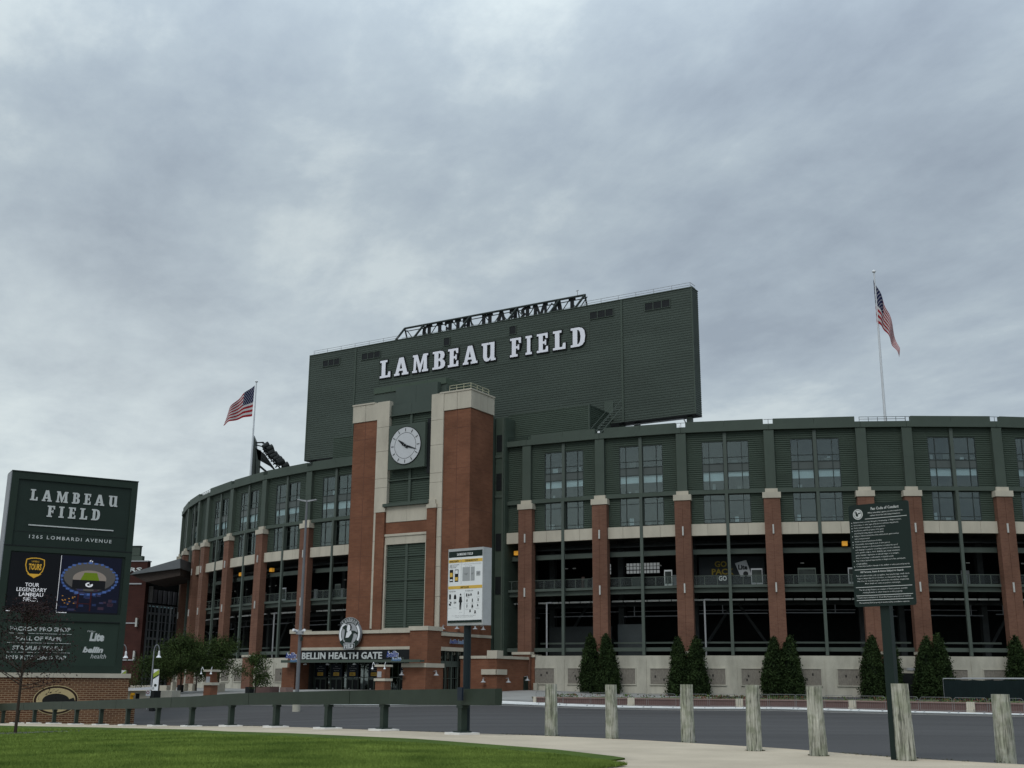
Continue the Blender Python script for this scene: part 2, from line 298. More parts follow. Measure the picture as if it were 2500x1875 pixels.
SLAB = {
 'L': [[(0, 0), (.62, 0), (.62, .32), (.5, .32), (.46, .12), (.32, .12), (.32, .88), (.42, .88), (.42, 1), (0, 1), (0, .88), (.1, .88), (.1, .12), (0, .12)]],
 'I': [[(0, 0), (.42, 0), (.42, .12), (.32, .12), (.32, .88), (.42, .88), (.42, 1), (0, 1), (0, .88), (.1, .88), (.1, .12), (0, .12)]],
 'E': [[(0, 0), (.6, 0), (.6, .3), (.5, .3), (.46, .12), (.32, .12), (.32, .45), (.42, .45), (.42, .37), (.5, .37), (.5, .65), (.42, .65), (.42, .57), (.32, .57), (.32, .88), (.44, .88), (.48, .72), (.58, .72), (.58, 1), (0, 1), (0, .88), (.1, .88), (.1, .12), (0, .12)]],
 'F': [[(0, 0), (.42, 0), (.42, .12), (.32, .12), (.32, .43), (.42, .43), (.42, .35), (.5, .35), (.5, .63), (.42, .63), (.42, .55), (.32, .55), (.32, .88), (.46, .88), (.5, .7), (.6, .7), (.6, 1), (0, 1), (0, .88), (.1, .88), (.1, .12), (0, .12)]],
 'A': [[(0, 0), (.32, 0), (.32, .12), (.25, .12), (.29, .25), (.5, .25), (.54, .12), (.46, .12), (.46, 0), (.84, 0), (.84, .12), (.77, .12), (.53, 1), (.28, 1), (.07, .12), (0, .12)], [(.32, .37), (.47, .37), (.395, .72)]],
 'M': [[(0, 0), (.3, 0), (.3, .12), (.22, .12), (.25, .7), (.44, 0), (.53, 0), (.72, .7), (.70, .12), (.62, .12), (.62, 0), (1, 0), (1, .12), (.93, .12), (.9, .88), (.98, .88), (.98, 1), (.68, 1), (.5, .42), (.32, 1), (.02, 1), (.02, .88), (.1, .88), (.07, .12), (0, .12)]],
 'B': [[(0, 0), (.42, 0), (.56, .04), (.64, .14), (.65, .3), (.6, .43), (.5, .52), (.58, .6), (.62, .74), (.58, .9), (.5, .97), (.4, 1), (0, 1), (0, .88), (.09, .88), (.09, .12), (0, .12)], [(.3, .12), (.36, .12), (.42, .2), (.42, .36), (.36, .45), (.3, .45)], [(.3, .57), (.35, .57), (.4, .66), (.4, .8), (.35, .88), (.3, .88)]],
 'U': [[(0, 1), (0, .88), (.09, .88), (.09, .25), (.14, .08), (.25, -.01), (.38, -.01), (.48, .06), (.52, .14), (.53, 0), (.80, 0), (.80, .12), (.73, .12), (.73, 1), (.42, 1), (.42, .88), (.51, .88), (.51, .3), (.46, .17), (.38, .13), (.32, .2), (.31, .3), (.31, .88), (.40, .88), (.40, 1)]],
 'D': [[(0, 0), (.4, 0), (.56, .06), (.66, .2), (.7, .5), (.66, .8), (.56, .94), (.4, 1), (0, 1), (0, .88), (.1, .88), (.1, .12), (0, .12)], [(.32, .12), (.38, .14), (.45, .25), (.48, .5), (.45, .75), (.38, .86), (.32, .88)]],
}
def slab_geo(ch, offset=0.0, extrude=0.05):
    c = bpy.data.curves.new('sl', 'CURVE'); c.dimensions = '2D'; c.fill_mode = 'BOTH'; c.extrude = extrude; c.offset = offset
    for pts in SLAB[ch]:
        s_ = c.splines.new('POLY'); s_.points.add(len(pts)-1)
        for p, q in zip(s_.points, pts): p.co = (q[0], q[1], 0, 1)
        s_.use_cyclic_u = True
    return _curve_pts(c)
def put_slab(mb, fr, ch, u0, u1, z0, z1, n, th=0.1, m=0, offset=0.0, mirror=False):
    v, f = slab_geo(ch, offset); wd = max(p[0] for p in SLAB[ch][0]); k = len(mb.v)
    su = (u1-u0)/wd; sz = z1-z0
    for x, y, zc in v:
        uu = (wd-x if mirror else x)*su
        mb.v.append(tuple(fr(u0+uu, n-th if zc > 0 else n, z0+y*sz)))
    for q in f: mb.f.append(tuple(k+i for i in q)); mb.mi.append(m)
def slab_word(mb, fr, word, u0, u1, z0, z1, n, th=0.03, gap=0.16, m=0):
    ws = [max(p[0] for p in SLAB[c][0]) if c != ' ' else 0.35 for c in word]
    tot = sum(ws)+gap*(len(word)-1); s_ = (u1-u0)/tot; x = u0
    for c, w_ in zip(word, ws):
        if c != ' ': put_slab(mb, fr, c, x, x+w_*s_, z0, z1, n, th, m)
        x += (w_+gap)*s_
# ------------------------------------------------------------------ terrain
RAILPX = [(1218, 1681, 34.5), (1130, 1682, 36), (940, 1684.5, 40.3), (812, 1687, 42.8), (672, 1690, 46.8), (574, 1693.5, 50), (467, 1700.3, 54), (394, 1703.5, 57.8), (312, 1707, 62.5), (255, 1709.5, 66), (187, 1712, 70.3), (139, 1712.7, 74), (85, 1714.5, 77.5), (46, 1716, 80), (11, 1717.5, 82.5)]
RAIL = [at(*p) for p in RAILPX]                       # top of the rail at every post
cp_ = [(p[0], p[1], p[2]-1.42) for p in RAIL]
cp_ += [(9.6, 23, 0), (3, 33, 0), (13, 22, 0), (-8, 22, -.02), (0, 18, 0), (0, 5, 0), (0, -8, 0), (-29, 88, -1.72), (-36, 84, -1.75), (-18, 45, -.55), (-26, 62, -1.05),
        (5, 99.5, -.40), (15, 97, -.41), (25, 91.5, -.43), (36, 85, -.45), (20, 60, -.25), (40, 60, -.3), (-15, 75, -.85), (-22, 98, -.65), (-5, 85, -.5), (-10, 100, -.5),
        (-2, 108, .35), (10, 112, .4), (25, 108, .4), (-12, 110, .38), (-22, 110, .45), (-30, 125, .45), (-45, 150, .5), (-36, 108, .2), (-60, 170, .5),
        (300, 300, .3), (-300, 300, .3), (-300, 0, -2), (300, 0, -.5), (0, -300, 0), (-60, 60, -1.8), (-30, 30, -.7), (80, 100, -.4), (80, 40, -.3), (0, 250, .5), (60, 110, .4)]
cp_ = np.array(cp_)
def _phi(r): return np.where(r > 1e-9, r*r*np.log(np.maximum(r, 1e-9)), 0.0)
_n = len(cp_); _K = _phi(np.hypot(cp_[:, None, 0]-cp_[None, :, 0], cp_[:, None, 1]-cp_[None, :, 1])) + np.eye(_n)*4.0
_A = np.zeros((_n+3, _n+3)); _A[:_n, :_n] = _K; _A[:_n, _n] = 1; _A[:_n, _n+1:] = cp_[:, :2]; _A[_n, :_n] = 1; _A[_n+1:, :_n] = cp_[:, :2].T
_W = np.linalg.solve(_A, np.r_[cp_[:, 2], 0, 0, 0])
def gz(X, Y):
    X = np.atleast_1d(np.asarray(X, float)); Y = np.atleast_1d(np.asarray(Y, float))
    r = np.hypot(X[:, None]-cp_[None, :, 0], Y[:, None]-cp_[None, :, 1])
    z = _phi(r)@_W[:_n] + _W[_n] + X*_W[_n+1] + Y*_W[_n+2]
    return np.clip(z, -2.3, 0.8)
def g1(x, y): return float(gz([x], [y])[0])
def ground_at(px, py, lo=15, hi=130):
    """where the sight line through a picture pixel meets the ground"""
    prev = None
    for Y in np.arange(lo, hi, 0.25):
        p = at(px, py, Y); d = p[2]-g1(p[0], p[1])
        if d <= 0:
            a, b = Y-0.25, Y
            for _ in range(12):
                m_ = (a+b)/2; p = at(px, py, m_)
                if p[2]-g1(p[0], p[1]) > 0: a = m_
                else: b = m_
            p[2] = g1(p[0], p[1]); return p
    p = at(px, py, hi); p[2] = g1(p[0], p[1]); return p
def axis(lo, hi, flo, fhi, st):
    a = list(np.arange(flo, fhi+.01, st)); s_ = st; x = fhi
    while x < hi: s_ *= 1.35; x += s_; a.append(x)
    s_ = st; x = flo
    while x > lo: s_ *= 1.35; x -= s_; a.insert(0, x)
    return np.array(a)
gx, gy = axis(-1500, 1500, -60, 60, 1.5), axis(-400, 2500, 6, 135, 1.5)
GX, GY = np.meshgrid(gx, gy); GZ = gz(GX.ravel(), GY.ravel())
v = np.c_[GX.ravel(), GY.ravel(), GZ]; nx = len(gx)
ii = (np.arange(len(gy)-1)[:, None]*nx+np.arange(nx-1)[None, :]).ravel()
g_ = np_mesh('road', v, np.c_[ii, ii+1, ii+nx+1, ii+nx], ['asphalt']); tag(g_, kind='structure')
g_.data.polygons.foreach_set('use_smooth', [True]*len(g_.data.polygons))
def resample(pl, n):
    pl = np.array(pl, float); s_ = np.r_[0, np.cumsum(np.hypot(*np.diff(pl[:, :2], axis=0).T))]; t = np.linspace(0, s_[-1], n)
    return np.c_[np.interp(t, s_, pl[:, 0]), np.interp(t, s_, pl[:, 1])]
def strip(name, A, B, dz, m, na=120, nb=8, skirt=0.3, zfun=None, kind='structure', rows=None):
    A, B = resample(A, na), resample(B, na); t = np.linspace(0, 1, nb+1) if rows is None else np.array(rows); nb = len(t)-1
    P = A[None]*(1-t)[:, None, None]+B[None]*t[:, None, None]
    x, y = P[..., 0].ravel(), P[..., 1].ravel(); z = gz(x, y)+dz if zfun is None else zfun(x, y)
    v = np.c_[x, y, z]; ii = (np.arange(nb)[:, None]*na+np.arange(na-1)[None, :]).ravel(); f = np.c_[ii, ii+1, ii+na+1, ii+na]
    if skirt > 0:
        edge = list(range(na))+[na*(j+1)-1 for j in range(1, nb+1)]+[nb*na+i for i in range(na-2, -1, -1)]+[na*j for j in range(nb-1, -1, -1)]
        k = len(v); low = v[edge].copy(); low[:, 2] -= skirt; v = np.r_[v, low]
        f = np.r_[f, [[edge[i], edge[i+1], k+i+1, k+i] for i in range(len(edge)-1)]]
    o = np_mesh(name, v, f, [m]); return tag(o, kind=kind)
walk_far = [ground_at(*p)[:2] for p in ((0, 1768), (316, 1775), (700, 1781), (1000, 1793), (1220, 1801), (1582, 1817), (1921, 1838), (2147, 1858), (2350, 1871))]
lawn_far = [ground_at(*p)[:2] for p in ((0, 1777), (221, 1782), (474, 1790), (554, 1795), (700, 1800), (1017, 1816), (1356, 1844), (1500, 1862))]
walk_far = [(walk_far[0][0]-30, walk_far[0][1]+10)]+walk_far+[(15, 19.5), (40, 10)]
lawn_far = [(lawn_far[0][0]-40, lawn_far[0][1]+12)]+lawn_far
tip = lawn_far[-1]
near_ = [ground_at(*p)[:2] for p in ((1462, 1875), (1330, 1895), (1100, 1930), (700, 1990))]
tip = ground_at(1526, 1867)[:2]; lawn_far[-1] = ground_at(1470, 1859)[:2]; lawn_far.append(tip)
strip('sidewalk', walk_far, lawn_far+near_+[(-6, 6), (0, -5)], 0.10, 'walk', 200, 8)
_lx = np.r_[np.linspace(-420, 1300, 110), np.linspace(1310, 1526, 30)]
_ft = np.interp(_lx, [-420, 0, 221, 474, 554, 700, 1017, 1356, 1500, 1526], [1772, 1777, 1782, 1790, 1795, 1800, 1816, 1844, 1862, 1866.6])
_nr = np.interp(_lx, [-420, 900, 1200, 1330, 1462, 1526], [2300, 2100, 1960, 1905, 1876, 1867.6])
_A = [ground_at(a, b, 6)[:2] for a, b in zip(_lx, _ft)]; _B = [ground_at(a, b, 4)[:2] for a, b in zip(_lx, _nr)]
_A = np.array(_A); _B = np.array(_B); rows_ = np.linspace(0, 1, 41)**1.6
_P = _A[None]*(1-rows_)[:, None, None]+_B[None]*rows_[:, None, None]; _z = gz(_P[..., 0].ravel(), _P[..., 1].ravel())+.13; na = len(_lx)
_v = np.c_[_P[..., 0].ravel(), _P[..., 1].ravel(), _z]; ii = (np.arange(40)[:, None]*na+np.arange(na-1)[None, :]).ravel(); _f = np.c_[ii, ii+1, ii+na+1, ii+na]
ed = list(range(na))+[na*(j_+1)-1 for j_ in range(1, 41)]+[40*na+i_ for i_ in range(na-2, -1, -1)]; k_ = len(_v); lo_ = _v[ed].copy(); lo_[:, 2] -= .3; _v = np.r_[_v, lo_]; _f = np.r_[_f, [[ed[i_], ed[i_+1], k_+i_+1, k_+i_] for i_ in range(len(ed)-1)]]
tag(np_mesh('lawn', _v, _f, [mat('lawn_grass', (0.060, 0.100, 0.018), 0.95, 0.22, 0.55, bump=0.9, bscale=110, col2=(0.085, 0.130, 0.025), fine=0.22, spec=0.1)]), kind='structure')
# kerb line on the far side of the road, plaza and planter bed
KERB = np.array([(-60, 112), (-40, 104), (-30, 101.5)]+[tuple(at(px, py, D)[:2]) for px, py, D in ((700, 1722, 100.5), (1000, 1719, 101), (1222, 1723, 101), (1400, 1725.5, 99.3), (1650, 1729, 96.3), (1900, 1732, 94.2), (2200, 1738, 88.5), (2500, 1744, 83.5))]+[(52, 72), (70, 60)])
def offset_line(pl, d):
    pl = np.array(pl, float); t = np.gradient(pl, axis=0); t /= np.linalg.norm(t, axis=1)[:, None]
    return pl+np.c_[-t[:, 1], t[:, 0]]*d
K2 = resample(KERB, 160)
strip('far_kerb', K2, offset_line(K2, 2.6), 0.14, 'kerb', 160, 3)
strip('plaza', offset_line(K2, 2.45)[:100], [(-90, 260), (-40, 190), (0, 135), (12, 122)], 0.11, mat('plaza_paving', (0.27, 0.265, 0.25), 0.92, 0.12, 0.4, bump=0.2, bscale=20, fine=0.05), 100, 24)

# ------------------------------------------------------------------ stadium
COLS = [(-53, 202), (-52.6, 193.2), (-52.0, 184.6), (-50.4, 176.2), (-47.3, 168.2), (-43.9, 161.3), (-41.6, 157.3), (-36.65, 150.1), (-30.9, 142.9), (-24.27, 136.75), (-17.2, 131.5), (-9.6, 126.6), (-5.9, 124.4), (1.6, 120.3), (9.05, 116.6), (17.0, 113.5), (25.4, 111.5), (34.1, 110.15), (38.5, 109.8), (47.2, 109.7), (55.8, 110.6), (64.2, 112.8)]
COLS = np.array(COLS)
IW = 13                     # index of the first column right of the tower
NARROW = (5, 17); HIDDEN = (10, 11, 12)
tn = np.gradient(COLS, axis=0); tn /= np.linalg.norm(tn, axis=1)[:, None]; NRM = np.c_[-tn[:, 1], tn[:, 0]]
st = thing('stadium_building', 'long curved stadium with brick columns, green metal cladding and open dark concourses', 'stadium', (1.6, 120.3, 0))
def ringpt(i, n, z): return np.array([COLS[i][0]+NRM[i][0]*n, COLS[i][1]+NRM[i][1]*n, z])
def ring(mb, i, n0, n1, z0, z1, m=0): mb.hexa([ringpt(i, n0, z0), ringpt(i+1, n0, z0), ringpt(i+1, n1, z0), ringpt(i, n1, z0), ringpt(i, n0, z1), ringpt(i+1, n0, z1), ringpt(i+1, n1, z1), ringpt(i, n1, z1)], m)
def share(o, fr_loc, ang, parent):
    pass
# --- shell behind the face: floors, roof, dark back walls
fls = [MB() for _ in range(5)]; bk = MB(); rm = MB(); cb = MB()
for i in range(len(COLS)-1):
    for q_, a_ in zip(fls, ((0.55, 13, 10.72, 10.95), (0.55, 14.4, 16.2, 16.5), (0.75, 4.2, 22.2, 22.8), (0.6, 14.5, 26.2, 26.5), (0.3, 13, 0.2, 0.6))): ring(q_, i, *a_)
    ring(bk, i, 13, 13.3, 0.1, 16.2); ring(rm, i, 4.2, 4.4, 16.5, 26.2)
    for z in (15.0, 14.55): ring(cb, i, 2.0+(15-z), 2.12+(15-z), z, z+0.14)
    ring(cb, i, 5.5, 5.8, 9.3, 9.5); ring(cb, i, 5.0, 5.3, 15.4, 15.8); ring(cb, i, 8.5, 8.8, 15.2, 15.7); ring(cb, i, 8.5, 8.8, 9.6, 10.1)
    p = ringpt(i, 6.5, 0); f_ = Fr(p, math.atan2(tn[i][1], tn[i][0])); cb.box(f_, -.3, .3, -.3, .3, 0.5, 16.2)
    a, b = ringpt(i, 7.2, 4.2), (ringpt(i, 7.2, 10)+ringpt(i+1, 7.2, 10))/2
    if i % 2: cb.tube(a, b, .16, 6); cb.tube(ringpt(i+1, 7.2, 4.2), b, .16, 6)
for i in (0, len(COLS)-1):
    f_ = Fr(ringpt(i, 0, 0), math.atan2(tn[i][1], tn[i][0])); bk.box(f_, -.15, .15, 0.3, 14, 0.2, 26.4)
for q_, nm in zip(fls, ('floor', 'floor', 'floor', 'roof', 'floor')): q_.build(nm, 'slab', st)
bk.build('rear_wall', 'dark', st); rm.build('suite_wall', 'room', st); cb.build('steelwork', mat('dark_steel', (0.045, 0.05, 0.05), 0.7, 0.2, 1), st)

PL, BR = 0.49, 0.78         # half widths of pilaster and brick column
def column(i):
    fr = Fr(COLS[i], math.atan2(tn[i][1], tn[i][0]))
    o = MB().box(fr, -PL, PL, 0, .62, 20.15, 26.05).box(fr, -PL, PL, -.012, 0, 20.15, 23.02).box(fr, -PL, PL, -.012, 0, 23.08, 26.0).build('pilaster', 'green', st)
    MB().box(fr, -.60, .60, -.12, .6, 19.76, 20.15).build('capital', 'cream', st)
    MB().box(fr, -.88, .88, -.38, .6, 19.19, 19.757).build('capital', 'cream', st)
    MB().box(fr, -BR, -.02, -.3, .55, 0.2, 19.187).box(fr, .02, BR, -.3, .55, 0.2, 19.187).box(fr, -.03, .03, -.27, .5, 0.2, 19.18).build('brick_column', 'brickcol', st)
    MB().box(fr, -.95, .95, -1.0, -.303, 0.1, 4.36).build('brick_pier', 'brickcol', st)
    MB().box(fr, -1.05, 1.05, -1.1, -.2, 4.363, 4.62).build('pier_cap', 'cream', st)
    for za, zb in ((15.72, 16.6), (10.15, 11.05)):
        MB().box(fr, -.07, .07, -.42, -.303, za, zb).build('wall_light', 'tube', st)
for i in range(len(COLS)):
    if i not in HIDDEN: column(i)

def windows(fr, L_):
    c = L_/2; hw = (L_-2*PL)*0.30; sd = hw*0.30; pg = 0.165
    fr2 = MB(); fm = []
    for side in (-1, 1):
        a, b = (c-hw, c-pg) if side < 0 else (c+pg, c+hw)
        sp_ = a+sd if side < 0 else b-sd
        w_ = MB()
        nn = .42
        for (z0, z1) in ((20.2, 25.12), (16.93, 19.79)):
            w_.box(fr, a, b, nn-.05, nn+.06, z1-.08, z1); w_.box(fr, a, b, nn-.05, nn+.06, z0, z0+.07)
            for u_ in ((a, a+.07), (b-.07, b), (sp_-.035, sp_+.035)): w_.box(fr, u_[0], u_[1], nn-.045, nn+.055, z0+.07, z1-.08)
        for z_ in (22.06, 22.87, 23.49): w_.box(fr, a+.07, sp_-.035, nn-.04, nn+.05, z_-.035, z_+.035); w_.box(fr, sp_+.035, b-.07, nn-.04, nn+.05, z_-.035, z_+.035)
        for z_ in (19.15, 17.34): w_.box(fr, a+.07, sp_-.035, nn-.04, nn+.05, z_-.03, z_+.03); w_.box(fr, sp_+.035, b-.07, nn-.04, nn+.05, z_-.03, z_+.03)
        wo = w_.build('window', mat('window_frame', (0.035, 0.045, 0.042), 0.5, 0.05), st)
        for z0, z1, mm in ((20.27, 22.025, 'glass'), (22.095, 22.835, 'spandrel'), (22.905, 23.455, 'glass'), (23.525, 25.04, 'glass'), (17.0, 17.31, 'glass'), (17.37, 19.12, 'glass'), (19.18, 19.71, 'glass')):
            for u0, u1 in ((a+.07, sp_-.035), (sp_+.035, b-.07)):
                MB().box(fr, u0, u1, nn, nn+.02, z0, z1).build('pane', mm, wo)
        MB().box(fr, a+.05, b-.05, nn+.10, nn+.14, 21.32+random.choice([0, 0, 0, .2, -.15])+random.uniform(-.04, .04), 22.2).build('blind', 'blind', wo)
        for k_ in range(random.randint(1, 4)):
            u_ = random.uniform(a+.15, b-.5); z_ = random.choice((16.95, 22.85, 20.25)); MB().box(fr, u_, u_+random.uniform(.15, .7), .9, .95, z_, z_+random.uniform(.2, .7)).build('furniture', random.choice(['slab', 'spandrel', 'grey', 'slab']), wo)
        if random.random() < .5:
            u_ = random.uniform(a+.3, b-.8); z_ = random.choice((17.2, 22.9)); MB().box(fr, u_, u_+random.uniform(.3, .6), 1.6, 1.65, z_, z_+random.uniform(.4, .9)).build('interior_panel', 'blind', wo)
    return c, hw

def bay(i, lo=None, hi=None, full=True):
    a, b = COLS[i], COLS[i+1]; d = b-a; L_ = float(np.hypot(*d)); fr = Fr(a, math.atan2(d[1], d[0])); lo = PL if lo is None else lo; hi = L_-PL if hi is None else hi
    c, hw = L_/2, (L_-2*PL)*0.30; nar = not full
    # cladding round the windows
    l2, h2 = max(lo, BR-.2), min(hi, L_-BR+.2)
    for a_ in (((lo, hi, .4, 20.15, 26.1), (l2, h2, .42, 16.85, 19.8)) if nar else ((lo, hi, .4, 25.12, 26.1), (lo, c-hw, .4, 20.15, 25.12), (c+hw, hi, .4, 20.15, 25.12), (l2, c-hw, .42, 16.85, 19.8), (c+hw, h2, .42, 16.85, 19.8))):
        MB().ribs(fr, *a_).build('metal_siding', 'siding', st)
    if not nar: MB().box(fr, c-.16, c+.16, .4, .5, 16.85, 25.12).build('mullion_back', 'siding', st)
    if not nar: windows(fr, L_)
    # cornice, parapet, belt beam, precast band
    MB().box(fr, lo-PL*.98, hi+PL*.98, -.1, .62, 26.05, 26.62).build('cornice', 'green', st)
    if nar:
        r_ = MB()
        for z_ in (26.9, 27.12): r_.tube(fr(0, .2, z_), fr(L_, .2, z_), .025, 5)
        for k in range(6): r_.tube(fr(L_*k/5, .2, 26.6), fr(L_*k/5, .2, 27.12), .025, 5)
        r_.build('roof_railing', 'darkgreen', st)
    else:
        m_ = (lo+hi)/2
        for p0, p1 in ((lo+.0, m_-.01), (m_+.01, hi)): MB().box(fr, p0, p1, .0, .5, 26.625, 27.15).build('parapet_panel', 'green', st)
        r_ = MB()
        for u_ in (lo-.45, ): r_.tube(fr(u_-.45, .2, 27.12), fr(u_+.5, .2, 27.12), .025, 5).tube(fr(u_, .2, 26.6), fr(u_, .2, 27.12), .025, 5)
        r_.build('roof_railing', 'darkgreen', st)
    MB().box(fr, lo+.05, hi-.05, .1, .45, 19.80, 20.2).build('belt_beam', 'green', st)
    us = [l2, c-.14, c+.14, h2] if not nar else [l2, h2]
    for p0, p1 in (((l2, c-.15), (c+.15, h2)) if not nar else ((l2, h2),)):
        k = 2 if not nar else 1
        for j in range(k):
            q0 = p0+(p1-p0)*j/k; q1 = p0+(p1-p0)*(j+1)/k
            MB().box(fr, q0+.012, q1-.012, .02, .4, 15.71, 16.848).build('precast_panel', 'cream', st)
    # centre mullion post down the face
    if not nar: MB().box(fr, c-.165, c+.165, .18, .38, 20.2, 25.95).box(fr, c-.145, c+.145, -.06, .2, 4.3, 19.8).build('face_post', 'green2', st)
    # open storeys
    g0, g1_ = (l2, h2)
    MB().box(fr, g0, g1_, 1.2, 1.5, 13.98, 14.48).box(fr, g0, g1_, 1.1, 1.6, 14.0, 14.06).build('girder', 'green2', st)
    MB().box(fr, g0, g1_, .42, .62, 10.70, 10.96).box(fr, g0, g1_, .72, 1.0, 10.24, 10.66).build('walkway_edge_beam', 'green2', st)
    r_ = MB(); n_ = max(2, round((g1_-g0)/1.15))
    for k in range(n_+1): u_ = g0+.05+(g1_-g0-.1)*k/n_; r_.box(fr, u_-.03, u_+.03, .48, .54, 10.96, 11.86)
    r_.box(fr, g0, g1_, .47, .55, 11.8, 11.86)
    ro = r_.build('guard_railing', 'green2', st)
    MB().quad(fr(g0, .51, 11.02), fr(g1_, .51, 11.02), fr(g1_, .51, 11.78), fr(g0, .51, 11.78)).build('railing_mesh', 'railmesh', ro)
    n_ = max(2, round((g1_-g0)/1.16)); sl = (g1_-g0)/n_
    for k in range(n_): MB().box(fr, g0+k*sl+.05, g0+(k+1)*sl-.05, 1.6, 1.75, 9.52, 9.68).build('strip_light', 'tube', st)
    for k in range(n_): 
        if k % 1 == 0: MB().box(fr, g0+k*sl+.05, g0+(k+1)*sl-.12, 3.0, 3.1, 15.12, 15.24).build('strip_light', mat('dim_tube', (0.16, 0.165, 0.165), 0.6, 0.1), st)
    q_ = MB(); zz0 = random.uniform(7.9, 8.6); q_.box(fr, g0+.3, g1_-.4, 5.0, 5.08, zz0, zz0+.09)
    u_ = random.uniform(g0+1, g1_-1); q_.box(fr, u_, u_+.09, 5.0, 5.08, zz0, 9.3).box(fr, g0, g1_, 7.5, 7.6, 8.9, 8.98)
    q_.build('conduit', 'galv', st)
    for k in range(random.randint(1, 3)):
        u_ = random.uniform(g0+.5, g1_-.8); MB().box(fr, u_, u_+random.uniform(.2, .9), 4.5, 4.6, 10.95, 12+random.uniform(.2, .8)).build('concourse_panel', random.choice(['grey', 'slab', 'rustlight', 'green2']), st)
        u_ = random.uniform(g0+.5, g1_-.8); MB().box(fr, u_, u_+.35, 3.5, 3.6, 13.2, 13.3).build('ceiling_lamp', 'tube', st)
    MB().box(fr, g0, g1_, .3, .6, 4.66, 5.03).box(fr, g0, g1_, 2.2, 2.4, 5.45, 5.62).build('sill_beam', 'green2', st)

def wall(i, u0=None, u1=None, panels=True, doors=False):
    a, b = COLS[i], COLS[i+1]; d = b-a; L_ = float(np.hypot(*d)); fr = Fr(a, math.atan2(d[1], d[0])); u0 = 0 if u0 is None else u0; u1 = L_ if u1 is None else u1
    MB().box(fr, u0-.02, u1-.02, -.55, -.1, -.3, 4.24).build('concrete_wall', 'concrete', st)
    c = L_/2
    MB().box(fr, c-.35, c+.35, -.60, -.553, -.3, 3.85).build('wall_buttress', 'concrete', st)
    if panels:
        for s_ in (-1, 1):
            q0, q1 = (c-2.9, c-.75) if s_ < 0 else (c+.75, c+2.9)
            p = MB()
            for k in range(30):
                w_ = (q1-q0)/30; p.box(fr, q0+k*w_+.005, q0+(k+.62)*w_, -.585, -.56, 1.6, 2.98)
            p.box(fr, q0, q1, -.565, -.552, 1.56, 3.02)
            po = p.build('patterned_panel', 'taupe', st)
            MB().box(fr, q0-.09, q1+.09, -.63, -.552, 3.02, 3.10).box(fr, q0-.09, q1+.09, -.66, -.552, 1.47, 1.56).box(fr, q0-.09, q0, -.62, -.552, 1.56, 3.02).box(fr, q1, q1+.09, -.62, -.552, 1.56, 3.02).build('panel_surround', 'concrete', po)
            for k in range(2): u_ = random.uniform(q0+.3, q1-.5); z_ = random.uniform(1.8, 2.5); MB().box(fr, u_, u_+.16, -.6, -.585, z_, z_+.22).build('plaque', mat('bronze_plaque', (0.05, 0.045, 0.04), 0.5, 0.1), po)
for i in range(len(COLS)-1):
    L_ = float(np.hypot(*(COLS[i+1]-COLS[i])))
    if i in (11,): continue
    if i == 12: bay(i, lo=L_-3.35, hi=L_-PL, full=False); continue
    if i == 10: continue
    bay(i, full=i not in NARROW)
    wall(i, panels=i not in NARROW)
fr0 = Fr(COLS[IW], math.atan2(COLS[IW][1]-COLS[IW-1][1], COLS[IW][0]-COLS[IW-1][0]))
MB().box(fr0, -2.0, 0, -.55, -.1, -.3, 4.24).build('concrete_wall', 'concrete', st)
# door at the narrow bay
a, b = COLS[17], COLS[18]; frn = Fr(a, math.atan2((b-a)[1], (b-a)[0]))
do = MB().box(frn, 1.9, 3.6, -.62, -.553, .35, 2.7).build('service_door', 'black', st)
MB().box(frn, 1.9, 3.4, -.6, -.553, 2.95, 3.2).build('door_sign', 'grey', st)
# things seen on the concourse
def in_frame(i): a, b = COLS[i], COLS[i+1]; return Fr(a, math.atan2((b-a)[1], (b-a)[0]))
fq = in_frame(15)
m_ = MB(); put_text(m_, fq, 'GO', 2.75, 3.95, 12.85, 13.45, 2.5, bold=.03); put_text(m_, fq, 'PACK', 2.45, 4.6, 12.1, 12.7, 2.5, bold=.03)
MB().box(fq, 1.2, 7.6, 2.6, 2.75, 11.0, 13.9).build('concession_wall', mat('charcoal_wall', (0.02, 0.024, 0.026), .8, .15), st)
m_.build('painted_slogan', mat('slogan_gold', (0.16, 0.12, 0.018), .7, .05), st)
m_ = MB(); put_text(m_, fq, 'GO', 3.1, 3.9, 11.5, 12.0, 2.5, bold=.03); m_.build('painted_slogan', 'offwhite', st)
cf = Fr(fq(5.5, 2.4, 0), fq.ang)
mm_ = MB(); mm_.quad(fq(4.75, 2.4, 13.2), fq(5.25, 2.4, 11.9), fq(6.35, 2.4, 11.9), fq(5.85, 2.4, 13.5)); mm_.build('can_poster', 'grey', st)
mm_ = MB(); put_text(mm_, fq, 'Lite', 5.05, 5.95, 12.55, 13.05, 2.38, bold=.05); mm_.disc(fq, 5.75, 2.38, 12.15, .25, 16); mm_.build('poster_lettering', 'black', st)
for i, u_, w_, mt in ((15, 6.3, 1.1, 'grey'), (14, 6.2, .8, 'offwhite'), (16, 2.2, 1.7, 'green2'), (16, 6.9, .9, 'grey'), (8, 3.2, .9, 'grey'), (9, 4, .9, 'green2')):
    f_ = in_frame(i); s_ = MB(); s_.box(f_, u_, u_+w_, 1.15, 1.2, 10.96, 12.55); o_ = s_.build('display_board', mt, st)
    MB().box(f_, u_+.08, u_+w_-.08, 1.12, 1.148, 11.2, 12.4).build('board_face', 'room', o_)
for i, u_ in ((12, 5.6), (16, 5.5), (7, .7), (8, -.2)):
    f_ = in_frame(i); MB().box(f_, u_+1, u_+1.5, .9, 1.3, 14.62, 15.05).build('heater', 'orange', st)
